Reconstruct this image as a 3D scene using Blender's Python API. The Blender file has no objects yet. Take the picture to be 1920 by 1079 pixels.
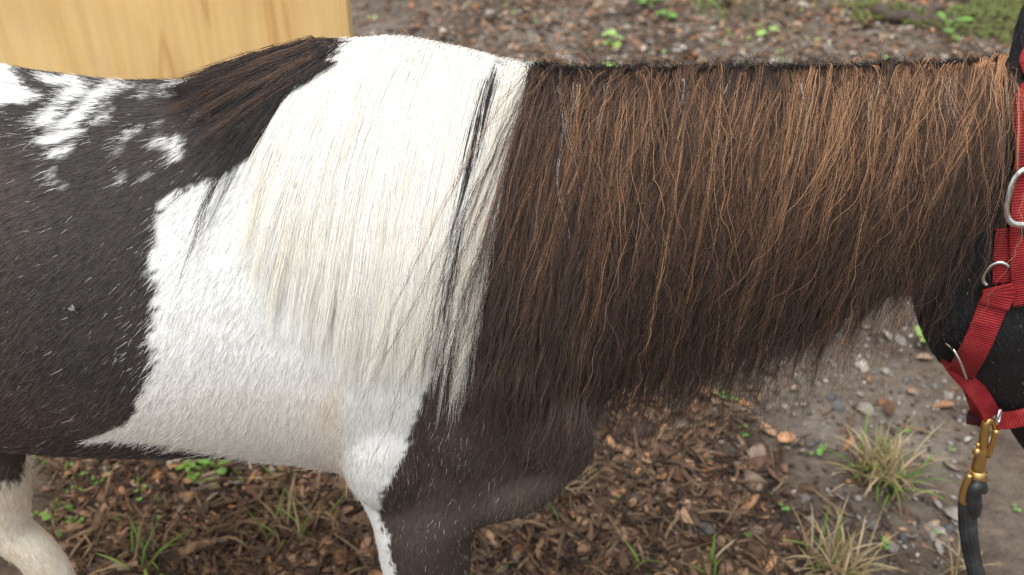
import bpy, bmesh, math, random
import numpy as np
from mathutils import Vector, Matrix
from mathutils.bvhtree import BVHTree

rng = np.random.default_rng(7)
random.seed(7)
R = math.radians
C = bpy.context.scene.collection
sc = bpy.context.scene

# ------------------------------------------------------------------ camera, sky, sun, exposure
CAM = Vector((0.0, -0.85, 1.26))
PITCH = R(35)
FPX = 1884.0                                   # focal length in photo pixels (1920 wide)
cam = bpy.data.cameras.new('camera')
cam_o = bpy.data.objects.new('camera', cam)
C.objects.link(cam_o)
cam_o.location = CAM
cam_o.rotation_euler = (R(90) - PITCH, 0, 0)
cam.sensor_width = 36
cam.lens = FPX / 1920 * 36
cam.clip_start = 0.02
cam.clip_end = 1000
cam.dof.use_dof = True
cam.dof.focus_distance = 0.94
cam.dof.aperture_fstop = 5.4
sc.camera = cam_o

world = bpy.data.worlds.new('World')
sc.world = world
world.use_nodes = True
wn = world.node_tree
for n in list(wn.nodes):
    wn.nodes.remove(n)
sky = wn.nodes.new('ShaderNodeTexSky')
sky.sky_type = 'NISHITA'
sky.sun_disc = False
SUN_EL, SUN_AZ = R(69), R(205)                 # azimuth measured clockwise from +Y
sky.sun_elevation = SUN_EL
sky.sun_rotation = SUN_AZ
sky.air_density = 1.0
sky.dust_density = 3.0
hsv = wn.nodes.new('ShaderNodeHueSaturation')  # overcast: the blue of the sky is mostly gone
hsv.inputs['Saturation'].default_value = 0.22
bg = wn.nodes.new('ShaderNodeBackground')
bg.inputs['Strength'].default_value = 0.12
out = wn.nodes.new('ShaderNodeOutputWorld')
wn.links.new(sky.outputs[0], hsv.inputs['Color'])
wn.links.new(hsv.outputs[0], bg.inputs['Color'])
wn.links.new(bg.outputs[0], out.inputs['Surface'])

sun = bpy.data.lights.new('sun', 'SUN')
sun.energy = 1.4
sun.angle = R(40)
sun.color = (1.0, 0.98, 0.945)
sun_o = bpy.data.objects.new('sun', sun)
C.objects.link(sun_o)
sd = Vector((math.sin(SUN_AZ) * math.cos(SUN_EL), math.cos(SUN_AZ) * math.cos(SUN_EL), math.sin(SUN_EL)))
sun_o.rotation_euler = sd.to_track_quat('Z', 'Y').to_euler()

sc.view_settings.view_transform = 'Standard'
sc.view_settings.look = 'None'
sc.view_settings.exposure = 0.90
sc.view_settings.gamma = 1
sc.view_settings.use_curve_mapping = False
sc.cycles.max_bounces = 16
sc.cycles.diffuse_bounces = 10
sc.cycles.transmission_bounces = 14
sc.cycles.transparent_max_bounces = 12
sc.cycles.use_denoising = True
sc.cycles.denoiser = 'OPENIMAGEDENOISE'
sc.cycles.denoising_input_passes = 'RGB_ALBEDO_NORMAL'
sc.cycles.denoising_prefilter = 'NONE'


# ------------------------------------------------------------------ helpers
def at(px, py, y=None, z=None):
    """photo pixel (1920x1079) -> world point on the vertical plane y or on the level plane z"""
    a = PITCH + math.atan((py - 539.5) / FPX)
    if y is not None:
        h = y - CAM.y
        zz = CAM.z - h * math.tan(a)
    else:
        zz = z
        h = (CAM.z - z) / math.tan(a)
    d = h * math.cos(PITCH) + (CAM.z - zz) * math.sin(PITCH)
    return Vector(((px - 960) / FPX * d, h + CAM.y, zz))


def tag(o, label=None, cat=None, group=None, kind=None):
    if label: o['label'] = label
    if cat: o['category'] = cat
    if group: o['group'] = group
    if kind: o['kind'] = kind
    return o


def empty(name, loc=(0, 0, 0)):
    o = bpy.data.objects.new(name, None)
    o.empty_display_size = 0.05
    C.objects.link(o)
    o.location = loc
    return o


def link(name, me, mat=None, parent=None, smooth=True):
    o = bpy.data.objects.new(name, me)
    C.objects.link(o)
    if mat and not me.materials: me.materials.append(mat)
    if parent is not None:
        o.parent = parent
        o.matrix_parent_inverse = Matrix.Translation(-parent.location) if parent.type == 'EMPTY' else Matrix()
    if smooth: me.polygons.foreach_set('use_smooth', [True] * len(me.polygons))
    return o


def mesh(name, verts, faces, smooth=True):
    me = bpy.data.meshes.new(name)
    me.from_pydata([tuple(v) for v in verts], [], [tuple(f) for f in faces])
    me.update()
    if smooth: me.polygons.foreach_set('use_smooth', [True] * len(me.polygons))
    return me


def copy_tree(o, parent=None):
    c = o.copy()
    C.objects.link(c)
    c.parent = parent
    for ch in list(o.children):
        copy_tree(ch, c)
    return c


def catmull(P, n):
    """resample a polyline smoothly to n points"""
    P = np.asarray(P, float)
    k = len(P)
    t = np.linspace(0, k - 1, n)
    i = np.clip(t.astype(int), 0, k - 2)
    f = (t - i)[:, None]
    p0 = P[np.clip(i - 1, 0, k - 1)]; p1 = P[i]; p2 = P[i + 1]; p3 = P[np.clip(i + 2, 0, k - 1)]
    return 0.5 * (2 * p1 + (p2 - p0) * f + (2 * p0 - 5 * p1 + 4 * p2 - p3) * f * f + (3 * p1 - p0 - 3 * p2 + p3) * f ** 3)


def tube(path, radii, segs=10, flat=1.0, closed=False):
    """tube along a path; returns verts, faces"""
    P = [Vector(p) for p in path]
    n = len(P)
    if np.isscalar(radii): radii = [radii] * n
    V, Fc = [], []
    up = None
    for i in range(n):
        if closed: t = (P[(i + 1) % n] - P[i - 1]).normalized()
        else: t = (P[min(i + 1, n - 1)] - P[max(i - 1, 0)]).normalized()
        if up is None:
            up = t.orthogonal().normalized()
            if abs(t.y) < 0.9: up = (Vector((0, 1, 0)) - t * t.y).normalized()
        up = (up - t * up.dot(t)).normalized()
        s = t.cross(up)
        for k in range(segs):
            a = 2 * math.pi * k / segs
            V.append(P[i] + up * math.cos(a) * radii[i] * flat + s * math.sin(a) * radii[i])
    m = n if closed else n - 1
    for i in range(m):
        j = (i + 1) % n
        for k in range(segs):
            Fc.append((i * segs + k, i * segs + (k + 1) % segs, j * segs + (k + 1) % segs, j * segs + k))
    if not closed:
        Fc.append(tuple(range(segs))[::-1])
        Fc.append(tuple((n - 1) * segs + k for k in range(segs)))
    return V, Fc


class MB:
    def __init__(s): s.v, s.f = [], []
    def add(s, vf):
        b = len(s.v)
        s.v += [Vector(v) for v in vf[0]]
        s.f += [tuple(i + b for i in f) for f in vf[1]]
        return s
    def build(s, name, mat=None, parent=None, smooth=True):
        return link(name, mesh(name, s.v, s.f, smooth), mat, parent, smooth)


def ellipsoid(c, r, rot=None, nu=14, nv=9):
    V, Fc = [], []
    for i in range(nv + 1):
        th = math.pi * i / nv
        for k in range(nu):
            a = 2 * math.pi * k / nu
            p = Vector((r[0] * math.sin(th) * math.cos(a), r[1] * math.sin(th) * math.sin(a), r[2] * math.cos(th)))
            if rot: p = rot @ p
            V.append(Vector(c) + p)
    for i in range(nv):
        for k in range(nu):
            Fc.append((i * nu + k, (i + 1) * nu + k, (i + 1) * nu + (k + 1) % nu, i * nu + (k + 1) % nu))
    return V, Fc


def loft(rings):
    """closed rings of equal length -> capped surface"""
    n = len(rings[0])
    V = [p for r in rings for p in r]
    Fc = []
    for i in range(len(rings) - 1):
        for k in range(n):
            Fc.append((i * n + k, i * n + (k + 1) % n, (i + 1) * n + (k + 1) % n, (i + 1) * n + k))
    Fc.append(tuple(range(n))[::-1])
    Fc.append(tuple((len(rings) - 1) * n + k for k in range(n)))
    return V, Fc


# numpy value noise ------------------------------------------------
_perm = np.random.default_rng(3).random(65536)
def vnoise(x, y, z=0.0):
    x, y = np.asarray(x, float), np.asarray(y, float)
    z = np.zeros_like(x) + z
    xi, yi, zi = np.floor(x).astype(np.int64), np.floor(y).astype(np.int64), np.floor(z).astype(np.int64)
    xf, yf, zf = x - xi, y - yi, z - zi
    u, v, w = [t * t * (3 - 2 * t) for t in (xf, yf, zf)]
    h = lambda a, b, c: _perm[(a * 7919 + b * 15731 + c * 3571) & 65535]
    r = 0
    for dx in (0, 1):
        for dy in (0, 1):
            for dz in (0, 1):
                r = r + h(xi + dx, yi + dy, zi + dz) * np.where(dx, u, 1 - u) * np.where(dy, v, 1 - v) * np.where(dz, w, 1 - w)
    return r * 2 - 1
def fbm(x, y, z=0.0, o=3):
    r, a = 0, 1.0
    for i in range(o):
        r = r + a * vnoise(x * 2 ** i + 17 * i, y * 2 ** i - 9 * i, z * 2 ** i if np.ndim(z) else z)
        a *= .5
    return r / 1.75


# ------------------------------------------------------------------ materials
def new_mat(name):
    m = bpy.data.materials.new(name)
    m.use_nodes = True
    nt = m.node_tree
    return m, nt, nt.nodes['Principled BSDF']


def node(nt, t, **kw):
    n = nt.nodes.new(t)
    for k, v in kw.items():
        if hasattr(n, k): setattr(n, k, v)
        else: n.inputs[k].default_value = v
    return n


def ramp(nt, fac, stops):
    r = nt.nodes.new('ShaderNodeValToRGB')
    e = r.color_ramp.elements
    while len(e) < len(stops): e.new(0.5)
    for el, (p, c) in zip(e, stops):
        el.position = p
        el.color = (*c, 1)
    nt.links.new(fac, r.inputs['Fac'])
    return r


def bump(nt, bsdf, height, strength, dist):
    b = node(nt, 'ShaderNodeBump', Strength=strength, Distance=dist)
    nt.links.new(height, b.inputs['Height'])
    nt.links.new(b.outputs[0], bsdf.inputs['Normal'])
    return b


def attr_mat(name, rough=.8, attr='tint', spec=.3, trans=0, noise=0, nscale=60):
    m, nt, b = new_mat(name)
    a = node(nt, 'ShaderNodeAttribute', attribute_name=attr)
    col = a.outputs['Color']
    if noise:
        tc = node(nt, 'ShaderNodeTexCoord')
        n = node(nt, 'ShaderNodeTexNoise', Scale=nscale, Detail=5.0)
        nt.links.new(tc.outputs['Object'], n.inputs['Vector'])
        r = ramp(nt, n.outputs['Fac'], [(.3, (1 - noise,) * 3), (.7, (1 + noise,) * 3)])
        mx = node(nt, 'ShaderNodeMix', data_type='RGBA', blend_type='MULTIPLY')
        mx.inputs['Factor'].default_value = 1
        nt.links.new(col, mx.inputs[6]); nt.links.new(r.outputs[0], mx.inputs[7])
        col = mx.outputs[2]
        bump(nt, b, n.outputs['Fac'], .5, .002)
    nt.links.new(col, b.inputs['Base Color'])
    b.inputs['Roughness'].default_value = rough
    b.inputs['Specular IOR Level'].default_value = spec
    return m


def random_mat(name, stops, rough=.8, nscale=80, spec=.3):
    """colour picked per object, with grain"""
    m, nt, b = new_mat(name)
    oi = node(nt, 'ShaderNodeObjectInfo')
    r = ramp(nt, oi.outputs['Random'], stops)
    tc = node(nt, 'ShaderNodeTexCoord')
    n = node(nt, 'ShaderNodeTexNoise', Scale=nscale, Detail=6.0)
    nt.links.new(tc.outputs['Object'], n.inputs['Vector'])
    r2 = ramp(nt, n.outputs['Fac'], [(.3, (.55,) * 3), (.7, (1.15,) * 3)])
    mx = node(nt, 'ShaderNodeMix', data_type='RGBA', blend_type='MULTIPLY')
    mx.inputs['Factor'].default_value = 1
    nt.links.new(r.outputs[0], mx.inputs[6]); nt.links.new(r2.outputs[0], mx.inputs[7])
    nt.links.new(mx.outputs[2], b.inputs['Base Color'])
    b.inputs['Roughness'].default_value = rough
    b.inputs['Specular IOR Level'].default_value = spec
    bump(nt, b, n.outputs['Fac'], .5, .002)
    return m


def hair_mat(name, shine=.25, rough=.3):
    """matt fibre with the long streak of light a hair throws back"""
    m = bpy.data.materials.new(name)
    m.use_nodes = True
    nt = m.node_tree
    for n in list(nt.nodes): nt.nodes.remove(n)
    o = nt.nodes.new('ShaderNodeOutputMaterial')
    a = node(nt, 'ShaderNodeAttribute', attribute_name='tint')
    d = nt.nodes.new('ShaderNodeBsdfDiffuse')
    nt.links.new(a.outputs['Color'], d.inputs['Color'])
    h = nt.nodes.new('ShaderNodeBsdfHair')
    h.component = 'Reflection'
    h.inputs['RoughnessU'].default_value = rough
    h.inputs['RoughnessV'].default_value = .9
    h.inputs['Offset'].default_value = R(-4)
    mixc = node(nt, 'ShaderNodeMix', data_type='RGBA')
    mixc.inputs['Factor'].default_value = .45
    nt.links.new(a.outputs['Color'], mixc.inputs[6])
    mixc.inputs[7].default_value = (.55, .55, .57, 1)
    nt.links.new(mixc.outputs[2], h.inputs['Color'])
    mx = nt.nodes.new('ShaderNodeMixShader')
    mx.inputs['Fac'].default_value = shine
    nt.links.new(d.outputs[0], mx.inputs[1]); nt.links.new(h.outputs[0], mx.inputs[2])
    nt.links.new(mx.outputs[0], o.inputs['Surface'])
    return m


M_skin = attr_mat('coat_skin', rough=.75, spec=.2)
M_fur = hair_mat('coat_hair', .22)
M_mane = hair_mat('mane_hair', .14)


def m_soil():
    m, nt, b = new_mat('soil')
    g = node(nt, 'ShaderNodeNewGeometry')
    a = node(nt, 'ShaderNodeTexNoise', Scale=3.2, Detail=6.0, Roughness=.6)
    f = node(nt, 'ShaderNodeTexNoise', Scale=55.0, Detail=8.0, Roughness=.7)
    k = node(nt, 'ShaderNodeTexVoronoi', Scale=120.0)
    for n in (a, f, k): nt.links.new(g.outputs['Position'], n.inputs['Vector'])
    big = ramp(nt, a.outputs['Fac'], [(.32, (.085, .060, .044)), (.5, (.150, .118, .092)), (.68, (.215, .182, .15))])
    fine = ramp(nt, f.outputs['Fac'], [(.3, (.55, .52, .5)), (.55, (1, 1, 1)), (.75, (1.45, 1.4, 1.35))])
    mx = node(nt, 'ShaderNodeMix', data_type='RGBA', blend_type='MULTIPLY')
    mx.inputs['Factor'].default_value = 1
    nt.links.new(big.outputs[0], mx.inputs[6]); nt.links.new(fine.outputs[0], mx.inputs[7])
    nt.links.new(mx.outputs[2], b.inputs['Base Color'])
    b.inputs['Roughness'].default_value = .85
    b.inputs['Specular IOR Level'].default_value = .3
    ad = node(nt, 'ShaderNodeMath', operation='ADD')
    nt.links.new(f.outputs['Fac'], ad.inputs[0]); nt.links.new(k.outputs['Distance'], ad.inputs[1])
    bump(nt, b, ad.outputs[0], .8, .006)
    return m
M_soil = m_soil()
M_litter = attr_mat('mulch_shreds', rough=.8, noise=.35, nscale=90)
M_chip = random_mat('chip_wood', [(0, (.06, .038, .026)), (.35, (.115, .072, .046)), (.6, (.18, .11, .067)), (.8, (.25, .155, .09)), (.92, (.34, .23, .14)), (1, (.35, .18, .085))])
M_leafd = random_mat('dead_leaf', [(0, (.06, .03, .018)), (.4, (.14, .07, .036)), (.7, (.22, .13, .075)), (.88, (.28, .165, .09)), (1, (.34, .26, .18))], rough=.65)
M_stone = random_mat('stone', [(0, (.10, .10, .105)), (.35, (.17, .165, .16)), (.6, (.24, .22, .20)), (.8, (.29, .25, .215)), (1, (.38, .36, .33))], nscale=120)
M_grass = attr_mat('grass_blade', rough=.5, spec=.4)


def m_leaf(name, col):
    m, nt, b = new_mat(name)
    oi = node(nt, 'ShaderNodeTexCoord')
    n = node(nt, 'ShaderNodeTexNoise', Scale=70.0)
    nt.links.new(oi.outputs['Object'], n.inputs['Vector'])
    r = ramp(nt, n.outputs['Fac'], [(.3, tuple(c * .75 for c in col)), (.7, tuple(c * 1.3 for c in col))])
    nt.links.new(r.outputs[0], b.inputs['Base Color'])
    b.inputs['Roughness'].default_value = .45
    b.inputs['Subsurface Weight'].default_value = 0
    return m
M_leaf = m_leaf('bright_leaf', (.14, .29, .05))
M_leaf2 = m_leaf('pale_leaf', (.30, .46, .12))
M_moss = m_leaf('moss', (.16, .19, .045))


def m_metal(name, col, rough):
    m, nt, b = new_mat(name)
    b.inputs['Base Color'].default_value = (*col, 1)
    b.inputs['Metallic'].default_value = 1
    tc = node(nt, 'ShaderNodeTexCoord')
    n = node(nt, 'ShaderNodeTexNoise', Scale=150.0, Detail=4.0)
    nt.links.new(tc.outputs['Object'], n.inputs['Vector'])
    mr = node(nt, 'ShaderNodeMapRange')
    mr.inputs['To Min'].default_value = rough * .7; mr.inputs['To Max'].default_value = rough * 1.5
    nt.links.new(n.outputs['Fac'], mr.inputs['Value'])
    nt.links.new(mr.outputs[0], b.inputs['Roughness'])
    bump(nt, b, n.outputs['Fac'], .08, .001)
    return m
M_chrome = m_metal('nickel', (.72, .72, .70), .22)
M_brass = m_metal('brass', (.58, .38, .15), .38)


def m_web():
    m, nt, b = new_mat('red_webbing')
    uv = node(nt, 'ShaderNodeUVMap')
    sp = node(nt, 'ShaderNodeSeparateXYZ')
    nt.links.new(uv.outputs[0], sp.inputs[0])
    def wave(o, k):
        mu = node(nt, 'ShaderNodeMath', operation='MULTIPLY'); mu.inputs[1].default_value = k
        nt.links.new(o, mu.inputs[0])
        si = node(nt, 'ShaderNodeMath', operation='SINE'); nt.links.new(mu.outputs[0], si.inputs[0])
        return si.outputs[0]
    ribs = wave(sp.outputs['Y'], 2 * math.pi / .0026)
    warp = wave(sp.outputs['X'], 2 * math.pi / .0016)
    ml = node(nt, 'ShaderNodeMath', operation='MULTIPLY'); nt.links.new(warp, ml.inputs[0]); ml.inputs[1].default_value = .45
    ad = node(nt, 'ShaderNodeMath', operation='ADD'); nt.links.new(ribs, ad.inputs[0]); nt.links.new(ml.outputs[0], ad.inputs[1])
    tc = node(nt, 'ShaderNodeTexCoord')
    n = node(nt, 'ShaderNodeTexNoise', Scale=38.0, Detail=7.0, Roughness=.65)
    nt.links.new(tc.outputs['Object'], n.inputs['Vector'])
    r = ramp(nt, n.outputs['Fac'], [(.28, (.13, .010, .012)), (.48, (.31, .016, .022)), (.64, (.40, .034, .038)), (.78, (.43, .10, .095))])
    mr = node(nt, 'ShaderNodeMapRange'); mr.inputs['From Min'].default_value = -1.4; mr.inputs['From Max'].default_value = 1.4
    mr.inputs['To Min'].default_value = .55; mr.inputs['To Max'].default_value = 1.12
    nt.links.new(ad.outputs[0], mr.inputs['Value'])
    mx = node(nt, 'ShaderNodeMix', data_type='RGBA', blend_type='MULTIPLY'); mx.inputs['Factor'].default_value = 1
    nt.links.new(r.outputs[0], mx.inputs[6]); nt.links.new(mr.outputs[0], mx.inputs[7])
    nt.links.new(mx.outputs[2], b.inputs['Base Color'])
    b.inputs['Roughness'].default_value = .6
    b.inputs['Specular IOR Level'].default_value = .25
    bump(nt, b, ad.outputs[0], .6, .0006)
    return m
M_web = m_web()


def m_rubber():
    m, nt, b = new_mat('black_rubber')
    tc = node(nt, 'ShaderNodeTexCoord')
    n = node(nt, 'ShaderNodeTexNoise', Scale=45.0, Detail=6.0)
    nt.links.new(tc.outputs['Object'], n.inputs['Vector'])
    r = ramp(nt, n.outputs['Fac'], [(.35, (.010, .012, .013)), (.62, (.028, .032, .035)), (.74, (.07, .07, .068))])
    nt.links.new(r.outputs[0], b.inputs['Base Color'])
    b.inputs['Roughness'].default_value = .48
    bump(nt, b, n.outputs['Fac'], .3, .001)
    return m
M_rubber = m_rubber()


def m_ply():
    m, nt, b = new_mat('plywood')
    tc = node(nt, 'ShaderNodeTexCoord')
    mp = node(nt, 'ShaderNodeMapping'); mp.inputs['Scale'].default_value = (1.0, 1.0, .055)
    nt.links.new(tc.outputs['Object'], mp.inputs['Vector'])
    n1 = node(nt, 'ShaderNodeTexNoise', Scale=7.0, Detail=3.0)
    n1.inputs['Distortion'].default_value = .35
    n2 = node(nt, 'ShaderNodeTexNoise', Scale=90.0, Detail=5.0)
    for n in (n1, n2): nt.links.new(mp.outputs[0], n.inputs['Vector'])
    # growth-ring lines: repeated bands of the slow noise
    mu = node(nt, 'ShaderNodeMath', operation='MULTIPLY'); mu.inputs[1].default_value = 3.6
    nt.links.new(n1.outputs['Fac'], mu.inputs[0])
    fr = node(nt, 'ShaderNodeMath', operation='FRACT'); nt.links.new(mu.outputs[0], fr.inputs[0])
    r1 = ramp(nt, fr.outputs[0], [(0, (.66, .40, .16)), (.05, (.81, .55, .235)), (.6, (.84, .60, .275)), (.96, (.815, .55, .235)), (1, (.66, .40, .16))])
    r2 = ramp(nt, n2.outputs['Fac'], [(.3, (.9, .88, .85)), (.7, (1.06, 1.06, 1.05))])
    n3 = node(nt, 'ShaderNodeTexNoise', Scale=5.0, Detail=2.0)
    nt.links.new(tc.outputs['Object'], n3.inputs['Vector'])
    r3 = ramp(nt, n3.outputs['Fac'], [(.35, (.93, .9, .86)), (.65, (1.05, 1.05, 1.05))])
    c = r1.outputs[0]
    for r in (r2, r3):
        mx = node(nt, 'ShaderNodeMix', data_type='RGBA', blend_type='MULTIPLY'); mx.inputs['Factor'].default_value = 1
        nt.links.new(c, mx.inputs[6]); nt.links.new(r.outputs[0], mx.inputs[7])
        c = mx.outputs[2]
    nt.links.new(c, b.inputs['Base Color'])
    b.inputs['Roughness'].default_value = .6
    return m
M_ply = m_ply()


def plain(name, col, rough=.5):
    m, nt, b = new_mat(name)
    tc = node(nt, 'ShaderNodeTexCoord')
    n = node(nt, 'ShaderNodeTexNoise', Scale=60.0, Detail=4.0)
    nt.links.new(tc.outputs['Object'], n.inputs['Vector'])
    r = ramp(nt, n.outputs['Fac'], [(.3, tuple(c * .8 for c in col)), (.7, tuple(min(1, c * 1.2) for c in col))])
    nt.links.new(r.outputs[0], b.inputs['Base Color'])
    b.inputs['Roughness'].default_value = rough
    return m
M_hoof = plain('hoof_horn', (.10, .085, .07), .45)
M_eye = plain('eye_dark', (.012, .008, .006), .05)
M_flyb = plain('fly_body', (.03, .03, .03), .35)
M_flyw = plain('fly_wing', (.20, .19, .17), .3)
M_bark = plain('bark', (.07, .05, .036), .8)


# ------------------------------------------------------------------ ground
def ground_z(x, y):
    x, y = np.asarray(x, float), np.asarray(y, float)
    return .022 * fbm(x * 2.2, y * 2.2) + .010 * fbm(x * 9 + 5, y * 9) + .004 * fbm(x * 28, y * 28 + 3)
xs = np.concatenate([-np.geomspace(240, 2.45, 16), np.arange(-2.4, 2.41, .02), np.geomspace(2.45, 240, 16)])
ys = np.concatenate([-np.geomspace(240, .85, 16), np.arange(-.8, 3.61, .02), np.geomspace(3.65, 240, 16)])
gx, gy = np.meshgrid(xs, ys)
gz = ground_z(gx, gy) * np.clip((12 - np.hypot(gx, gy)) / 8, 0, 1)
nx, ny = len(xs), len(ys)
gv = np.stack([gx, gy, gz], -1).reshape(-1, 3)
ii = (np.arange(ny - 1)[:, None] * nx + np.arange(nx - 1)[None]).ravel()
gf = np.stack([ii, ii + 1, ii + nx + 1, ii + nx], -1)
gm = bpy.data.meshes.new('ground')
gm.vertices.add(len(gv)); gm.vertices.foreach_set('co', gv.ravel())
gm.loops.add(gf.size); gm.loops.foreach_set('vertex_index', gf.ravel())
gm.polygons.add(len(gf)); gm.polygons.foreach_set('loop_start', np.arange(0, gf.size, 4))
gm.update(calc_edges=True)
ground = tag(link('ground', gm, M_soil), 'brown trodden soil under and behind the pony', kind='structure')


def mulch(x, y):
    """how much shredded wood lies here, 0..1"""
    x, y = np.asarray(x, float), np.asarray(y, float)
    n = fbm(x * 3 + 11, y * 3 - 4)
    a = np.clip((.52 - .25 * (y - .2) - x) / .28 + n * .8, 0, 1) * np.clip((.95 - y) / .4 + n * .5, 0, 1)
    a = a * np.where((y > .3) & (x < -.42), np.clip(.3 + n, .05, 1), 1)
    b = .40 * np.clip((y - 1.7) / .6 + n, 0, 1) * np.clip((x + .7) / .5 + n * .5, .15, 1)
    return np.maximum(np.maximum(a, b), .018 + .035 * np.clip(n, 0, 1))


def chip_mesh(name, L, W, T, bend, twist, segs=3):
    V, Fc = [], []
    for i in range(segs + 1):
        t = i / segs - .5
        w = W * (1 - .55 * abs(t * 2) ** 2) * (.8 + .4 * random.random())
        z = bend * L * (.25 - t * t) * 2
        a = twist * t
        for s, h in ((-1, -1), (1, -1), (1, 1), (-1, 1)):
            V.append((t * L, s * w / 2 * math.cos(a) - h * T / 2 * math.sin(a), z + s * w / 2 * math.sin(a) + h * T / 2 * math.cos(a)))
    for i in range(segs):
        for k in range(4):
            Fc.append((i * 4 + k, i * 4 + (k + 1) % 4, i * 4 + 4 + (k + 1) % 4, i * 4 + 4 + k))
    Fc.append((3, 2, 1, 0)); b = segs * 4
    Fc.append((b, b + 1, b + 2, b + 3))
    return mesh(name, V, Fc, False)


def stone_mesh(name, r):
    bm = bmesh.new()
    bmesh.ops.create_icosphere(bm, subdivisions=2, radius=1)
    s = random.random() * 50
    for v in bm.verts:
        k = 1 + .28 * float(vnoise(v.co.x * 1.4 + s, v.co.y * 1.4, v.co.z * 1.4))
        v.co = Vector((v.co.x * r * k, v.co.y * r * .78 * k, v.co.z * r * .55 * k))
    me = bpy.data.meshes.new(name); bm.to_mesh(me); bm.free()
    me.polygons.foreach_set('use_smooth', [True] * len(me.polygons))
    return me


def leaf_mesh(name, L, W, curl):
    V, Fc = [], []
    n = 6
    for i in range(n + 1):
        t = i / n
        w = W * math.sin(math.pi * min(max(t * .96 + .02, 0), 1)) ** .8 * (.85 + .3 * random.random())
        for s in (-1, 0, 1):
            V.append(((t - .5) * L, s * w / 2, curl * (s * s) * w * .8 + curl * .5 * L * (t - .5) ** 2))
    for i in range(n):
        for k in range(2):
            a = i * 3 + k
            Fc.append((a, a + 3, a + 4, a + 1))
    m = len(V)
    V += [(x, y, z - .0012) for x, y, z in V]
    Fc += [tuple(j + m for j in f[::-1]) for f in Fc]
    return mesh(name, V, Fc, True)


def visible_spots(n, dens, xr=(-2.0, 2.0), yr=(.05, 2.95)):
    """random ground points inside the view, denser near, thinned by dens"""
    P = []
    while len(P) < n:
        k = 4000
        y = rng.uniform(yr[0] ** .5, yr[1] ** .5, k) ** 2
        x = rng.uniform(-1, 1, k) * (.62 + .5 * y)
        ok = (rng.random(k) < dens(x, y)) & (x > xr[0]) & (x < xr[1])
        P += list(zip(x[ok], y[ok]))
    return np.array(P[:n])


def on_ground(o, x, y, lift=0, tilt=.3):
    o.location = (x, y, float(ground_z(x, y)) + lift)
    o.rotation_euler = (random.gauss(0, tilt), random.gauss(0, tilt), random.uniform(0, 6.28))


# the pieces one can pick out singly: parts of the ground
protos = [chip_mesh('wood_chip', random.uniform(.022, .05), random.uniform(.006, .015), random.uniform(.002, .004), random.uniform(-.2, .3), random.uniform(-1, 1)) for _ in range(12)]
for p in protos: p.materials.append(M_chip)
for x, y in visible_spots(290, lambda x, y: mulch(x, y) * np.where(y < 1, 1, .4)):
    o = bpy.data.objects.new('wood_chip', random.choice(protos)); C.objects.link(o); o.parent = ground
    on_ground(o, x, y, random.uniform(.006, .016), .28)
protos = [leaf_mesh('fallen_leaf', random.uniform(.03, .055), random.uniform(.014, .026), random.uniform(.1, .5)) for _ in range(8)]
for p in protos: p.materials.append(M_leafd)
for x, y in visible_spots(230, lambda x, y: np.where(y > 1.6, .9, .05) * np.clip(mulch(x, y) + .1, 0, 1)):
    o = bpy.data.objects.new('fallen_leaf', random.choice(protos)); C.objects.link(o); o.parent = ground
    on_ground(o, x, y, random.uniform(.008, .016), .3)
protos = [stone_mesh('pebble', random.uniform(.008, .015)) for _ in range(8)]
for p in protos: p.materials.append(M_stone)
spots = [tuple(v) for v in visible_spots(240, lambda x, y: np.where((x > .35) & (y > .45) & (y < 1.3), .42, np.where(y > 1.9, .55, .10)))]
for px, py, s in ((1570, 770, 1.3), (1625, 775, 1.6), (1558, 749, .9), (1612, 742, .9), (1752, 729, .9), (1700, 715, .8), (1660, 700, 1.1), (1690, 640, 1.2)):
    p = at(px, py, z=0); spots.append((p.x, p.y, s))
for s in spots:
    o = bpy.data.objects.new('pebble', random.choice(protos)); C.objects.link(o); o.parent = ground
    on_ground(o, s[0], s[1], .003, .3)
    k = s[2] if len(s) > 2 else random.choice((.5, .6, .7, .8, 1, 1.2))
    o.scale = (k, k, k)
p = at(1322, 998, z=0)
st = tag(link('stone', stone_mesh('stone', .019), M_stone), 'pale grey angular stone lying alone among the mulch below the mane', 'stone')
st.location = (p.x, p.y, float(ground_z(p.x, p.y)) + .006); st.scale = (1, 1, 1.3)


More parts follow.
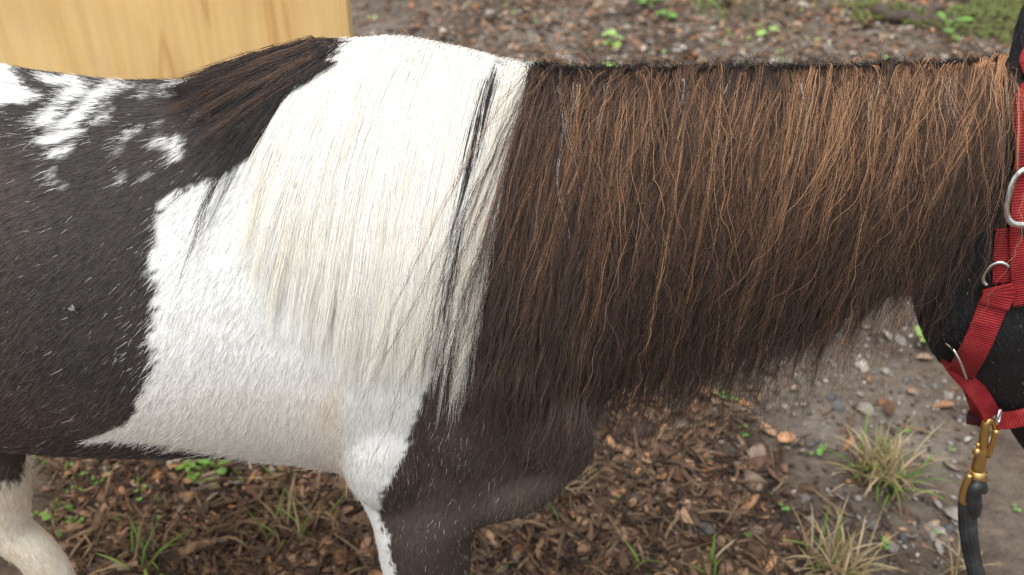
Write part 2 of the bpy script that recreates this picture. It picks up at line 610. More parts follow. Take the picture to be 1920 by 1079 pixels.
# uncountable litter: joined meshes with a colour per piece
def litter(name, label, P, size, cols, wr, lift, segs=3, zr=.02, thick=.002, bendr=(-.3, .9)):
    n = len(P)
    L = size(n)
    W = L * rng.uniform(*wr, n)
    yaw = rng.uniform(0, 6.283, n)
    pit = rng.normal(0, .22, n); rol = rng.normal(0, .35, n)
    bend = rng.uniform(*bendr, n); side = rng.normal(0, .22, n)
    T = np.full(n, thick) * rng.uniform(.6, 1.4, n)
    t = np.linspace(-.5, .5, segs + 1)
    wprof = 1 - .6 * np.abs(2 * t) ** 2
    V = np.zeros((n, segs + 1, 4, 3))
    for k, (s, h) in enumerate(((-1, -1), (1, -1), (1, 1), (-1, 1))):
        V[:, :, k, 0] = t * L[:, None]
        V[:, :, k, 1] = s * W[:, None] / 2 * wprof + (side * L)[:, None] * (t ** 2)
        V[:, :, k, 2] = h * T[:, None] / 2 + (bend * L)[:, None] * (.25 - t ** 2) * .9 + s * W[:, None] / 2 * np.sin(rol)[:, None]
    V[..., 2] += V[..., 0] * np.sin(pit)[:, None, None]
    cx, sx = np.cos(yaw)[:, None, None], np.sin(yaw)[:, None, None]
    X = V[..., 0] * cx - V[..., 1] * sx + P[:, 0][:, None, None]
    Y = V[..., 0] * sx + V[..., 1] * cx + P[:, 1][:, None, None]
    Z = V[..., 2] + (ground_z(P[:, 0], P[:, 1]) + rng.uniform(lift[0], lift[1], n))[:, None, None]
    co = np.stack([X, Y, Z], -1).reshape(-1, 3)
    m = (segs + 1) * 4
    f = []
    for i in range(segs):
        for k in range(4):
            f.append((i * 4 + k, i * 4 + (k + 1) % 4, i * 4 + 4 + (k + 1) % 4, i * 4 + 4 + k))
    f.append((3, 2, 1, 0)); b = segs * 4; f.append((b, b + 1, b + 2, b + 3))
    F = (np.arange(n)[:, None, None] * m + np.array(f)[None]).reshape(-1, 4)
    me = bpy.data.meshes.new(name)
    me.vertices.add(len(co)); me.vertices.foreach_set('co', co.ravel())
    me.loops.add(F.size); me.loops.foreach_set('vertex_index', F.ravel())
    me.polygons.add(len(F)); me.polygons.foreach_set('loop_start', np.arange(0, F.size, 4))
    me.update(calc_edges=True)
    cols = np.array(cols)
    c = cols[rng.integers(0, len(cols), n)] * rng.uniform(.65, 1.3, (n, 1))
    cc = np.concatenate([c, np.ones((n, 1))], 1).repeat(m, 0)
    a = me.attributes.new('tint', 'FLOAT_COLOR', 'POINT'); a.data.foreach_set('color', cc.ravel())
    return tag(link(name, me, M_litter, smooth=False), label, kind='stuff')


BROWN = [(.13, .076, .050), (.08, .050, .037), (.20, .118, .074), (.25, .15, .095), (.33, .205, .128), (.10, .070, .053), (.40, .25, .155), (.17, .105, .070), (.46, .25, .13), (.27, .20, .15), (.06, .04, .03)]
litter('wood_mulch', 'shredded brown wood mulch strewn over the soil', visible_spots(14000, mulch),
       lambda n: rng.gamma(2.4, .0062, n).clip(.005, .05), BROWN, (.16, .85), (.0, .013), bendr=(-.2, .25))
litter('bark_fibre', 'thin stringy bark fibres tangled in the mulch', visible_spots(4500, lambda x, y: mulch(x, y) * np.where(y < 1.2, 1, .4)),
       lambda n: rng.uniform(.02, .075, n), [(.09, .055, .034), (.15, .095, .055), (.05, .03, .02), (.22, .15, .09)], (.03, .09), (.003, .018), 5, thick=.0015)
litter('leaf_litter', 'small dead leaf scraps over the soil behind the pony', visible_spots(5000, lambda x, y: np.where(y > 1.5, np.clip((x + .6) / .6, .25, 1), .04)),
       lambda n: rng.uniform(.010, .036, n), [(.18, .105, .062), (.26, .16, .095), (.13, .08, .05), (.34, .24, .16), (.24, .19, .15), (.38, .33, .28), (.10, .07, .05), (.30, .15, .075), (.30, .27, .23)], (.35, .8), (.001, .010), 3)
litter('grit', 'fine grit and crumbs on the bare soil', visible_spots(6500, lambda x, y: np.where(y < 1.4, .6, .35)),
       lambda n: rng.uniform(.003, .011, n), [(.20, .18, .16), (.12, .10, .085), (.28, .25, .22), (.07, .05, .04), (.17, .12, .08), (.38, .35, .31)], (.6, 1.), (.0, .004), 2, thick=.004, bendr=(-.1, .3))


# ------------------------------------------------------------------ plywood board behind the pony
bx = at(655, 60, y=.75).x
board = empty('plywood_board', (bx - .8, .77, 0))
tag(board, 'pale yellow plywood board standing upright behind the pony’s back'.replace('’', "'"), 'board')
def box(a, b):
    (x0, y0, z0), (x1, y1, z1) = a, b
    V = [(x0, y0, z0), (x1, y0, z0), (x1, y1, z0), (x0, y1, z0), (x0, y0, z1), (x1, y0, z1), (x1, y1, z1), (x0, y1, z1)]
    return V, [(3, 2, 1, 0), (4, 5, 6, 7), (0, 1, 5, 4), (1, 2, 6, 5), (2, 3, 7, 6), (3, 0, 4, 7)]
MB().add(box((bx - 1.62, .75, -.03), (bx - .0115, .768, 1.22))).build('panel', M_ply, board, False)
MB().add(box((bx - .0105, .747, -.03), (bx, .79, 1.22))).build('edge_strip', M_ply, board, False)
MB().add(box((bx - .06, .769, -.03), (bx - .0125, .81, 1.2))).build('batten', M_ply, board, False)

# ------------------------------------------------------------------ the pony's body
ST = [  # x, top z, bottom z, half width, height of widest point, roundness above, below
    (-.975, .770, .700, .030, .5, 1, 1), (-.955, .815, .640, .075, .5, 1, 1), (-.91, .862, .585, .125, .5, .95, .95), (-.84, .897, .545, .155, .52, .92, .92),
    (-.76, .915, .520, .167, .55, .9, .9), (-.69, .920, .505, .168, .55, .9, .9),
    (-.62, .9156, .4968, .165, .55, .90, .90), (-.54, .9064, .4910, .165, .50, .95, .95), (-.46, .8913, .4904, .172, .48, 1.00, .95),
    (-.38, .8807, .4944, .178, .47, 1.05, .95), (-.30, .8836, .4945, .176, .46, 1.10, .95), (-.22, .9092, .4746, .166, .44, 1.20, .95),
    (-.16, .9255, .4499, .158, .42, 1.35, .95), (-.10, .9298, .4351, .150, .40, 1.45, .95), (-.05, .9186, .4317, .142, .38, 1.45, .95),
    (0., .9061, .4372, .132, .36, 1.35, .95), (.04, .9012, .4482, .122, .36, 1.30, .95), (.075, .9001, .4606, .108, .38, 1.25, 1.0),
    (.10, .8997, .5364, .098, .42, 1.20, 1.0), (.14, .8995, .5796, .088, .45, 1.15, 1.0), (.19, .9001, .5991, .078, .47, 1.15, 1.0),
    (.25, .9005, .6183, .071, .48, 1.10, 1.0), (.31, .9008, .6385, .066, .50, 1.05, 1.0), (.37, .9018, .6587, .064, .50, 1.0, 1.0),
    (.43, .9060, .6692, .062, .50, 1.0, 1.0), (.47, .9076, .6707, .056, .50, 1, 1), (.495, .885, .69, .045, .5, 1, 1)]
body_mb = MB()
rings = []
NS = 48
for x, zt, zb, w, k, pu, pl in ST:
    zc = zb + k * (zt - zb)
    ring = []
    for i in range(NS):
        a = 2 * math.pi * i / NS
        c, s = math.cos(a), math.sin(a)
        ring.append(Vector((x, w * math.copysign(abs(c) ** (pu if s > 0 else pl), c), zc + (zt - zc if s > 0 else zc - zb) * s)))
    rings.append(ring)
body_mb.add(loft(rings))


def limb(secs, n=24):
    secs = np.array(secs, float)
    m = catmull(secs, (len(secs) - 1) * 3 + 1)
    rings = []
    for z, cx, hx, cy, hy in m:
        rings.append([Vector((cx + hx * math.cos(2 * math.pi * i / n), cy + hy * math.sin(2 * math.pi * i / n), z)) for i in range(n)])
    return loft(rings)

def foreleg(side, dx):
    s = [(.70, -.03, .05, .085, .03), (.66, -.035, .08, .095, .045), (.60, -.045, .105, .098, .044), (.515, -.057, .113, .098, .043), (.49, -.066, .106, .099, .043), (.469, -.076, .087, .102, .045),
         (.445, -.089, .064, .106, .046), (.42, -.0945, .0545, .108, .046), (.36, -.0955, .050, .108, .041), (.31, -.095, .042, .106, .036), (.27, -.093, .036, .105, .036), (.235, -.096, .032, .104, .032),
         (.20, -.100, .024, .103, .021), (.12, -.100, .022, .102, .020), (.092, -.098, .029, .102, .026), (.07, -.090, .024, .102, .024), (.045, -.080, .031, .102, .030), (.03, -.078, .03, .102, .03)]
    return limb([(z, cx + dx * min(1, max(0, (.62 - z) / .2)), hx, side * cy, hy) for z, cx, hx, cy, hy in s])
body_mb.add(foreleg(-1, 0)); body_mb.add(foreleg(1, -.035))
hn = [(.80, -.76, .13, -.085, .05), (.73, -.74, .16, -.095, .07), (.66, -.70, .155, -.10, .075), (.58, -.635, .105, -.098, .06), (.53, -.594, .072, -.09, .045), (.49, -.570, .052, -.083, .036), (.44, -.566, .039, -.08, .029),
      (.415, -.572, .037, -.08, .027), (.39, -.574, .036, -.08, .026), (.36, -.551, .028, -.08, .024), (.31, -.538, .0255, -.08, .021), (.2, -.536, .021, -.08, .018), (.12, -.522, .021, -.08, .018),
      (.092, -.516, .028, -.08, .024), (.07, -.505, .023, -.08, .022), (.045, -.490, .030, -.08, .029), (.03, -.488, .03, -.08, .029)]
hf = [(.80, -.78, .13, .085, .05), (.73, -.77, .16, .095, .07), (.66, -.77, .145, .10, .075), (.58, -.79, .10, .098, .06), (.52, -.825, .065, .09, .045), (.46, -.86, .045, .085, .033),
      (.40, -.885, .038, .08, .027), (.37, -.89, .035, .08, .025), (.33, -.89, .025, .08, .02), (.2, -.885, .021, .08, .018), (.12, -.88, .021, .08, .018), (.092, -.876, .028, .08, .024), (.07, -.865, .023, .08, .022),
      (.045, -.85, .03, .08, .029), (.03, -.848, .03, .08, .029)]
body_mb.add(limb(hn)); body_mb.add(limb(hf))
# muscles: point of shoulder, elbow and triceps, shoulder blade, breast
for sd_ in (-1, 1):
    body_mb.add(ellipsoid((.028, sd_ * .098, .578), (.058, .050, .058)))
    body_mb.add(ellipsoid((-.128, sd_ * .122, .555), (.046, .036, .085)))
    body_mb.add(ellipsoid((-.005, sd_ * .112, .488), (.070, .036, .030), Matrix.Rotation(-.42, 3, 'Y'), 20, 12))
    body_mb.add(ellipsoid((-.055, sd_ * .108, .57), (.045, .040, .085), Matrix.Rotation(-.3, 3, 'Y'), 20, 12))
    body_mb.add(ellipsoid((.045, sd_ * .055, .50), (.045, .05, .045)))
# head: sections along its axis, hanging steeply
hs = [((.435, .835), .075, .058), ((.480, .765), .100, .072), ((.510, .700), .106, .079), ((.535, .632), .097, .072), ((.570, .565), .070, .054), ((.603, .512), .055, .047), ((.626, .472), .048, .047), ((.640, .445), .036, .038), ((.646, .43), .016, .02)]
rings = []
pd = Vector((.85, 0, .53)).normalized()
hs2 = catmull(np.array([(a[0], a[1], b, c) for a, b, c in hs]), 25)
for x, z, r, w in hs2:
    rings.append([Vector((x, 0, z)) + pd * (r * math.cos(2 * math.pi * i / 28)) + Vector((0, w * math.sin(2 * math.pi * i / 28), 0)) for i in range(28)])
body_mb.add(loft(rings))
for s in (-1, 1):
    body_mb.add(ellipsoid((.487, s * .045, .668), (.058, .035, .062)))        # jowl
    ear = []
    for t in np.linspace(0, 1, 9):
        c = Vector((.489 + .010 * t, s * (.040 + .018 * t), .885 + .125 * t))
        w = .026 * (math.sin(math.pi * (.28 + .70 * t)) ** .8) + .002
        ear.append([c + Vector((w * math.cos(2 * math.pi * i / 16), .75 * w * math.sin(2 * math.pi * i / 16), 0)) for i in range(16)])
    body_mb.add(loft(ear))
tmp = body_mb.build('body_rough')
rm = tmp.modifiers.new('r', 'REMESH'); rm.mode = 'VOXEL'; rm.voxel_size = .006
sm = tmp.modifiers.new('s', 'SMOOTH'); sm.factor = .5; sm.iterations = 10
dg = bpy.context.evaluated_depsgraph_get()
bme = bpy.data.meshes.new_from_object(tmp.evaluated_get(dg))
bpy.data.objects.remove(tmp)
bme.name = 'body'
nv = len(bme.vertices)
bco = np.zeros(nv * 3); bme.vertices.foreach_get('co', bco); bco = bco.reshape(-1, 3)
bme.calc_loop_triangles()
bno = np.zeros(nv * 3); bme.vertices.foreach_get('normal', bno); bno = bno.reshape(-1, 3)
ntri = len(bme.loop_triangles)
tri = np.zeros(ntri * 3, np.int32); bme.loop_triangles.foreach_get('vertices', tri); tri = tri.reshape(-1, 3)
BVH = BVHTree.FromPolygons([Vector(v) for v in bco], [tuple(t) for t in tri])

# ------------------------------------------------------------------ coat markings (colour of skin and hair, fixed to the body)
def marking_uv(P):
    """body point -> coordinates in which the piebald markings were charted"""
    d = P - np.array(CAM)
    dep = d[:, 1] * math.cos(PITCH) - d[:, 2] * math.sin(PITCH)
    up = d[:, 1] * math.sin(PITCH) + d[:, 2] * math.cos(PITCH)
    return 960 + FPX * d[:, 0] / dep, 539.5 - FPX * up / dep


def inside(x, y, poly):
    r = np.zeros(len(x), bool)
    n = len(poly)
    for i in range(n):
        (x0, y0), (x1, y1) = poly[i], poly[(i + 1) % n]
        if y0 == y1: continue
        c = ((y0 > y) != (y1 > y)) & (x < (x1 - x0) * (y - y0) / (y1 - y0) + x0)
        r ^= c
    return r


def strokes(x, y, pts, r):
    d = np.full(len(x), 1e9)
    for (x0, y0), (x1, y1) in zip(pts[:-1], pts[1:]):
        L = max((x1 - x0) ** 2 + (y1 - y0) ** 2, 1e-6)
        t = np.clip(((x - x0) * (x1 - x0) + (y - y0) * (y1 - y0)) / L, 0, 1)
        d = np.minimum(d, np.hypot(x - x0 - t * (x1 - x0), y - y0 - t * (y1 - y0)))
    return np.clip(1.25 - d / r, 0, 1)


BAND = [(300, 372), (345, 352), (425, 325), (485, 285), (545, 245), (590, 195), (600, 150), (630, 95), (655, 40), (1010, 40), (1002, 140), (950, 150), (925, 220), (905, 320), (885, 400), (860, 460), (850, 505),
        (885, 490), (942, 472), (938, 515), (900, 550), (866, 580), (835, 630), (812, 670), (800, 720), (778, 770), (764, 830), (744, 880), (716, 922), (712, 960), (722, 1010), (742, 1075), (760, 1200), (600, 1200), (600, 960), (625, 905),
        (500, 868), (440, 864), (395, 857), (335, 843), (245, 832), (160, 826), (245, 792), (262, 740), (290, 690), (280, 620), (298, 520), (288, 470), (306, 420)]
SPOT = [(-120, 95), (0, 105), (32, 128), (48, 160), (80, 178), (62, 192), (0, 196), (-120, 200)]
STROKE = [([(150, 150), (112, 152), (90, 146)], 7), ([(128, 178), (108, 205), (84, 228)], 10), ([(222, 156), (185, 185), (152, 215), (112, 238)], 11), ([(160, 158), (145, 172), (128, 180)], 10), ([(205, 195), (190, 228)], 5), ([(150, 246), (112, 258), (74, 264)], 7),
          ([(128, 275), (106, 290)], 7), ([(365, 152), (320, 170)], 8), ([(285, 165), (268, 182)], 6), ([(415, 156), (388, 160), (395, 185), (388, 212)], 8), ([(258, 240), (232, 262), (218, 290)], 4),
          ([(300, 266), (335, 268), (330, 292)], 10), ([(320, 266), (336, 284)], 10), ([(278, 324), (262, 338)], 3), ([(102, 320), (90, 330), (118, 345)], 4), ([(228, 330), (224, 344)], 3), ([(468, 205), (452, 235)], 8), ([(505, 222), (495, 232)], 6),
          ([(300, 232), (285, 240)], 3), ([(262, 160), (240, 168)], 5)]


def sm_(a, b, x):
    t = np.clip((x - a) / (b - a), 0, 1)
    return t * t * (3 - 2 * t)


def coat(P):
    """white fraction, dark colour, white colour at body points"""
    u, v = marking_uv(P)
    ca, sa = math.cos(.7), math.sin(.7)           # jagged along the lie of the hair
    al, ac = u * ca - v * sa, u * sa + v * ca
    j = 7 * vnoise(ac / 11, al / 60) + 10 * vnoise(ac / 3.5, al / 30 + 7) + 9 * vnoise(u / 60, v / 60)
    uu, vv = u - ca * j, v + sa * j * .8
    W = np.zeros(len(P))
    W[inside(uu, vv, BAND)] = 1
    W[inside(u - ca * j * .5, v + sa * j * .5, SPOT)] = 1
    nn = vnoise(ac / 6, al / 22) * .45 + vnoise(u / 14, v / 14) * .3
    sp = np.zeros(len(P))
    for pts, r in STROKE: sp = np.maximum(sp, (1 if r > 6.5 else .45) * strokes(u - ca * j * .35, v + sa * j * .35, pts, r * 1.25 + .5))
    W = np.maximum(W, np.clip(sp + nn * (sp > 0), 0, 1))
    fade = sm_(-.42, -.60, P[:, 0])               # hind white stockings
    z = P[:, 2]
    hind = (P[:, 0] < -.45) & (z < .488 + .010 * vnoise(P[:, 0] * 90, P[:, 1] * 90))
    hind &= z < .60
    W[hind] = 1
    fore = (P[:, 0] > -.3) & (P[:, 0] < .1) & (z < .24 + .02 * vnoise(P[:, 0] * 60, P[:, 1] * 60))
    W[fore] = 1
    # the head and far neck stay black
    W[(P[:, 0] > .18)] = 0
    b = .5 + .5 * fbm(u / 140, v / 140)
    brown = np.clip(.55 * sm_(120, 0, u) * sm_(230, 330, v) + .8 * sm_(700, 800, v) * sm_(350, 200, u) + 1.15 * sm_(650, 760, u) * sm_(560, 820, v) * sm_(1250, 1080, u), 0, 1) * (.55 + .6 * b)
    dark = np.array([.043, .0365, .0345]) + brown[:, None] * np.array([.034, .019, .0105])
    dark = dark * (.85 + .35 * b)[:, None]
    head = P[:, 0] > .40
    dark[head] = (.020, .020, .021)
    stain = .5 * (.5 + .9 * np.clip(vnoise(u / 9, v / 60) + .4, 0, 1)) * sm_(560, 625, u) * sm_(655, 640, u) * sm_(690, 760, v) + .35 * sm_(660, 800, v) * sm_(650, 620, u)
    stain = np.clip(stain * (.5 + .9 * b), 0, 1)
    white = np.array([.79, .79, .765]) * (1 - stain[:, None]) + stain[:, None] * np.array([.74, .63, .50])
    mud = np.clip(.25 + 1.1 * fbm(P[:, 0] * 45, P[:, 2] * 45), 0, 1)
    white[hind] = np.array([.84, .78, .66]) * (1 - .4 * mud[hind, None]) + .4 * mud[hind, None] * np.array([.60, .44, .25])
    return W, dark, white, u, v


W, D, Wh, _, _ = coat(bco)
skin = D * .8 * (1 - W[:, None]) + Wh * .92 * W[:, None]
a = bme.attributes.new('tint', 'FLOAT_COLOR', 'POINT')
a.data.foreach_set('color', np.concatenate([skin, np.ones((nv, 1))], 1).ravel())

horse = empty('horse', (-.25, 0, 0))
tag(horse, 'black and white pinto pony with a long brown and white mane standing side on', 'horse')
body = link('body', bme, None, horse)
bme.materials.clear(); bme.materials.append(M_skin)


def hair_object(name, P, rad, col, mat, parent):
    N, n, _ = P.shape
    hc = bpy.data.hair_curves.new(name)
    hc.add_curves([n] * N)
    hc.position_data.foreach_set('vector', np.ascontiguousarray(P, np.float32).ravel())
    r = hc.attributes.get('radius') or hc.attributes.new('radius', 'FLOAT', 'POINT')
    r.data.foreach_set('value', np.ascontiguousarray(rad, np.float32).ravel())
    c = hc.attributes.new('tint', 'FLOAT_COLOR', 'POINT')
    c.data.foreach_set('color', np.concatenate([col, np.ones((N, n, 1))], 2).astype(np.float32).ravel())
    hc.materials.append(mat)
    o = bpy.data.objects.new(name, hc)
    C.objects.link(o)
    o.parent = parent
    o.matrix_parent_inverse = Matrix.Translation(-parent.location)
    return o


# ------------------------------------------------------------------ short coat
def grow_coat(N):
    pa, pb, pc = bco[tri[:, 0]], bco[tri[:, 1]], bco[tri[:, 2]]
    area = .5 * np.linalg.norm(np.cross(pb - pa, pc - pa), axis=1)
    cen = (pa + pb + pc) / 3
    nrm = np.cross(pb - pa, pc - pa); nrm /= np.linalg.norm(nrm, axis=1)[:, None] + 1e-12
    w = np.where((cen[:, 0] > -.68) & (cen[:, 0] < .66) & (cen[:, 2] > .27) & (nrm[:, 1] < .35), 1.0, .10)
    w *= np.where((cen[:, 0] > .14) & (cen[:, 0] < .40), .35, 1)
    p = area * w; p /= p.sum()
    ti = rng.choice(ntri, N, p=p)
    r1, r2 = np.sqrt(rng.random(N)), rng.random(N)
    b0, b1, b2 = 1 - r1, r1 * (1 - r2), r1 * r2
    T = tri[ti]
    P = bco[T[:, 0]] * b0[:, None] + bco[T[:, 1]] * b1[:, None] + bco[T[:, 2]] * b2[:, None]
    Nn = bno[T[:, 0]] * b0[:, None] + bno[T[:, 1]] * b1[:, None] + bno[T[:, 2]] * b2[:, None]
    Nn /= np.linalg.norm(Nn, axis=1)[:, None]
    x, z = P[:, 0], P[:, 2]
    # lie of the hair: angle below horizontal, pointing to the tail
    A = np.interp(x, [-.9, -.40, -.28, -.15, -.02, .1, .3], [40, 40, 52, 78, 76, 70, 55])
    A = A - np.clip((.60 - z) / .1, 0, 1) * np.interp(x, [-.5, -.38, -.2, -.17], [18, 22, 20, 0])
    A = np.where((z < .47) & (x > -.22), 86, A)
    A = np.where((z < .5) & (x < -.45), 85, A)
    A = A + 10 * fbm(x * 18, z * 18) + rng.normal(0, 6, N)
    A = np.radians(A)
    d = np.stack([-np.cos(A), np.zeros(N), -np.sin(A)], 1)
    hd = x > .43
    d[hd] = np.array([.55, 0, -.83]) + rng.normal(0, .12, (hd.sum(), 3))
    d -= Nn * (d * Nn).sum(1)[:, None]
    d /= np.linalg.norm(d, axis=1)[:, None] + 1e-9
    L = rng.gamma(9, .0102 / 9, N)
    L *= np.where(z < .5, .75, 1) * np.where(hd, .8, 1)
    u, v = marking_uv(P)
    L *= 1 + .7 * sm_(800, 870, v) * sm_(700, 640, u) * (rng.random(N) < .25)
    lift = np.abs(rng.normal(.13, .07, N)) + .25 * (rng.random(N) < .02)
    s = np.linspace(0, 1, 4)
    crv = rng.normal(0, .10, N)
    side = np.cross(Nn, d)
    pts = (P - Nn * .0008)[:, None] + L[:, None, None] * (d[:, None] * s[None, :, None] + Nn[:, None] * (lift[:, None] * (s * (1.25 - .6 * s))[None])[..., None] + side[:, None] * (crv[:, None] * s[None] ** 2)[..., None])
    W, D, Wh, u, v = coat(P)
    tick = .004 + .03 * sm_(420, 100, u) * sm_(330, 240, v) + .016 * sm_(650, 780, u) * sm_(700, 820, v) * sm_(1000, 860, u) + .02 * sm_(180, 290, u) * sm_(480, 640, v) * sm_(760, 700, v) * sm_(300, 280, u)
    tick = 1.25 * tick + .06 * sm_(150, 285, u) * sm_(500, 590, v) * sm_(740, 660, v) * (u < 330) + .05 * sm_(240, 300, u) * sm_(360, 420, v) * sm_(560, 520, v) * (u < 330)
    tick = tick * (P[:, 0] < .1) + .012 * (P[:, 0] > .43)
    wh = (rng.random(N) < W)
    tk = (~wh) & (rng.random(N) < tick)
    col = np.where(wh[:, None], Wh * rng.uniform(.95, 1.05, (N, 1)), D * np.clip(rng.lognormal(-.12, .62, (N, 1)), .25, 4))
    col[tk] = (.62, .60, .56)
    brownh = (~wh) & (~tk) & (rng.random(N) < .06) & (P[:, 0] < .3)
    col[brownh] = (.09, .05, .03)
    col = np.clip(col, 0, .96)
    cc = np.repeat(col[:, None], 4, 1)
    dk = ~(wh | tk)
    cc[dk, 3] *= 1.5
    rad = np.where(wh, .00017, .00018)[:, None] * np.array([1, 1, .8, .25])[None]
    return pts, rad, cc
P_, r_, c_ = grow_coat(430000)
hair_object('coat', P_, r_, c_, M_fur, horse)

# ------------------------------------------------------------------ mane
def crest_point(x, y=0.0):
    h = BVH.ray_cast(Vector((x, y, 1.6)), Vector((0, 0, -1)))
    return h[0] if h[0] is not None else Vector((x, y, .9))


def drape(x0, y0, length, lean, offs, steps=34, arch=.012, wave=.12, stiff=.75, lean2=None, curl=0):
    """one lock: rises off the crest, falls over the near side and slides down the neck"""
    p = crest_point(x0, y0) - Vector((0, 0, .002))
    h = length / steps
    d = Vector((lean * .3, -.55, 1.0)).normalized()
    ph, k = random.uniform(0, 6.28), random.uniform(14, 30)
    out = [p.copy()]
    for i in range(steps):
        s = i / steps
        ln = lean if lean2 is None else lean + (lean2 - lean) * s
        g = Vector((ln + wave * math.sin(k * s * length * 3 + ph) * (.25 + s), 0, -1))
        st = stiff * max(0, 1 - i * h / (arch * 3)) + .35 * (i * h > arch * 3)
        d = (d * st + g * (1 - st) + Vector((0, -.55, 0)) * max(0, 1 - i * h / .03)).normalized()
        q = p + d * h
        near = BVH.find_nearest(q)
        if near[0] is not None:
            n = near[1]
            sd = (q - near[0]).dot(n)
            o = offs * min(1, (i + 1) * h / .03)
            if sd < o and (q - near[0]).length < .1:
                q = q + Vector((n.x * .12, n.y, n.z)) * (o - sd)
        d = (q - p).normalized()
        p = p + d * h
        out.append(p.copy())
    return np.array(out)


def locks(specs, nchild, colour, spread, frizz, rad0, npts=26, tipc=.45, freq=(25, 60), clump=.55, gather=None, gwave=0):
    """guides -> strands. specs: drape arguments. colour(gi, s, child) -> rgb"""
    G = []
    for sp in specs: G.append(catmull(drape(**sp), npts))
    G = np.array(G)
    ng = len(G)
    if gather:
        sg = np.linspace(0, 1, npts)
        x0 = G[:, 0, 0]
        ctr = np.cumsum(rng.uniform(gather[0], gather[1], 400)) + x0.min() - .02
        tgt = ctr[np.abs(x0[:, None] - ctr[None]).argmin(1)]
        k = gather[2] * sm_(.12, .75, sg)[None] * rng.uniform(.5, 1.1, ng)[:, None]
        G[..., 0] += (tgt - x0)[:, None] * k
    s = np.linspace(0, 1, npts)
    lens = np.linalg.norm(np.diff(G, axis=1), axis=2).sum(1)
    if gwave:
        sg = np.linspace(0, 1, npts)
        for q in (1, .55):
            lam = rng.uniform(.035, .10, ng)[:, None]
            G[..., 0] += gwave * q * rng.uniform(.3, 1.4, ng)[:, None] * sm_(.3, .9, sg)[None] * np.sin(6.283 * lens[:, None] * sg[None] / lam + rng.uniform(0, 6.283, ng)[:, None])
            G[..., 1] -= gwave * .5 * q * sm_(.2, .7, sg)[None] * (1 + np.sin(6.283 * lens[:, None] * sg[None] / lam + rng.uniform(0, 6.283, ng)[:, None]))
    gi = np.repeat(np.arange(ng), nchild)
    N = len(gi)
    base = G[gi]
    th = rng.uniform(0, 6.283, N); rr = np.sqrt(rng.random(N))
    ox, oy = rr * np.cos(th) * spread, rr * np.sin(th) * spread
    prof = (1 - (1 - clump) * np.sin(np.clip(s * 1.4, 0, 1) * math.pi / 2)) * (1 - tipc * s ** 3) * (1 + 1.3 * np.exp(-s / .05))
    tx = np.gradient(base, axis=1); tx /= np.linalg.norm(tx, axis=2, keepdims=True) + 1e-9
    wx = np.array([1., 0, 0]) - tx * tx[..., :1]; wx /= np.linalg.norm(wx, axis=2, keepdims=True) + 1e-9
    wn = np.cross(wx, tx); wn *= np.where(wn[..., 1:2] > 0, -1, 1)
    amp = frizz * (.15 + s ** 1.2)[None] * rng.uniform(.3, 1.8, N)[:, None]
    L = lens[gi][:, None]
    fz = lambda lo, hi: np.sin(s[None] * L * rng.uniform(lo, hi, N)[:, None] + rng.uniform(0, 6.283, N)[:, None])
    dx = ox[:, None] * prof + amp * (fz(*freq) + .6 * fz(freq[0] * 2, freq[1] * 2.4))
    dn = (oy[:, None] * .5 * prof + spread * .3 * s) + amp * .45 * fz(*freq)
    # strands end at their own lengths
    cut = rng.uniform(.80, 1.0, N)
    t = s[None] * cut[:, None] * (npts - 1)
    i0 = np.clip(t.astype(int), 0, npts - 2); f = (t - i0)[..., None]
    ar = np.arange(N)[:, None]
    P = base + wx * dx[..., None] + wn * dn[..., None]
    P = P[ar, i0] * (1 - f) + P[ar, i0 + 1] * f
    col = colour(gi, s * cut[:, None], N)
    rad = rad0 * rng.uniform(.7, 1.25, N)[:, None] * (1 - .75 * s ** 4)[None]
    return P, rad, col


def xm(px): return at(px, 120, y=0).x

# brown part: crest from the white patch to the poll
NB = 44
LEN = ([0, .12, .3, .5, .7, .82, .92, 1], [.362, .368, .378, .372, .335, .295, .26, .24])


def brown_specs(n, o0, o1, l0, l1, lean=-.13, sl=.04, yr=(-.010, .006), arch=.012):
    sp, tn = [], []
    for i in range(n):
        x = random.uniform(xm(1003), xm(1872))
        f = (x - xm(1003)) / (xm(1880) - xm(1003))
        ln = float(np.interp(f, *LEN)) * random.uniform(l0, l1)
        o = random.uniform(o0, o1)
        sp.append(dict(x0=x, y0=random.uniform(*yr), arch=arch, length=ln, lean=random.gauss(lean, sl) - .10 * (f > .85) * random.random(), offs=o, wave=random.uniform(.0, .06)))
        tn.append((o, random.random(), f))
    return sp, np.array(tn)


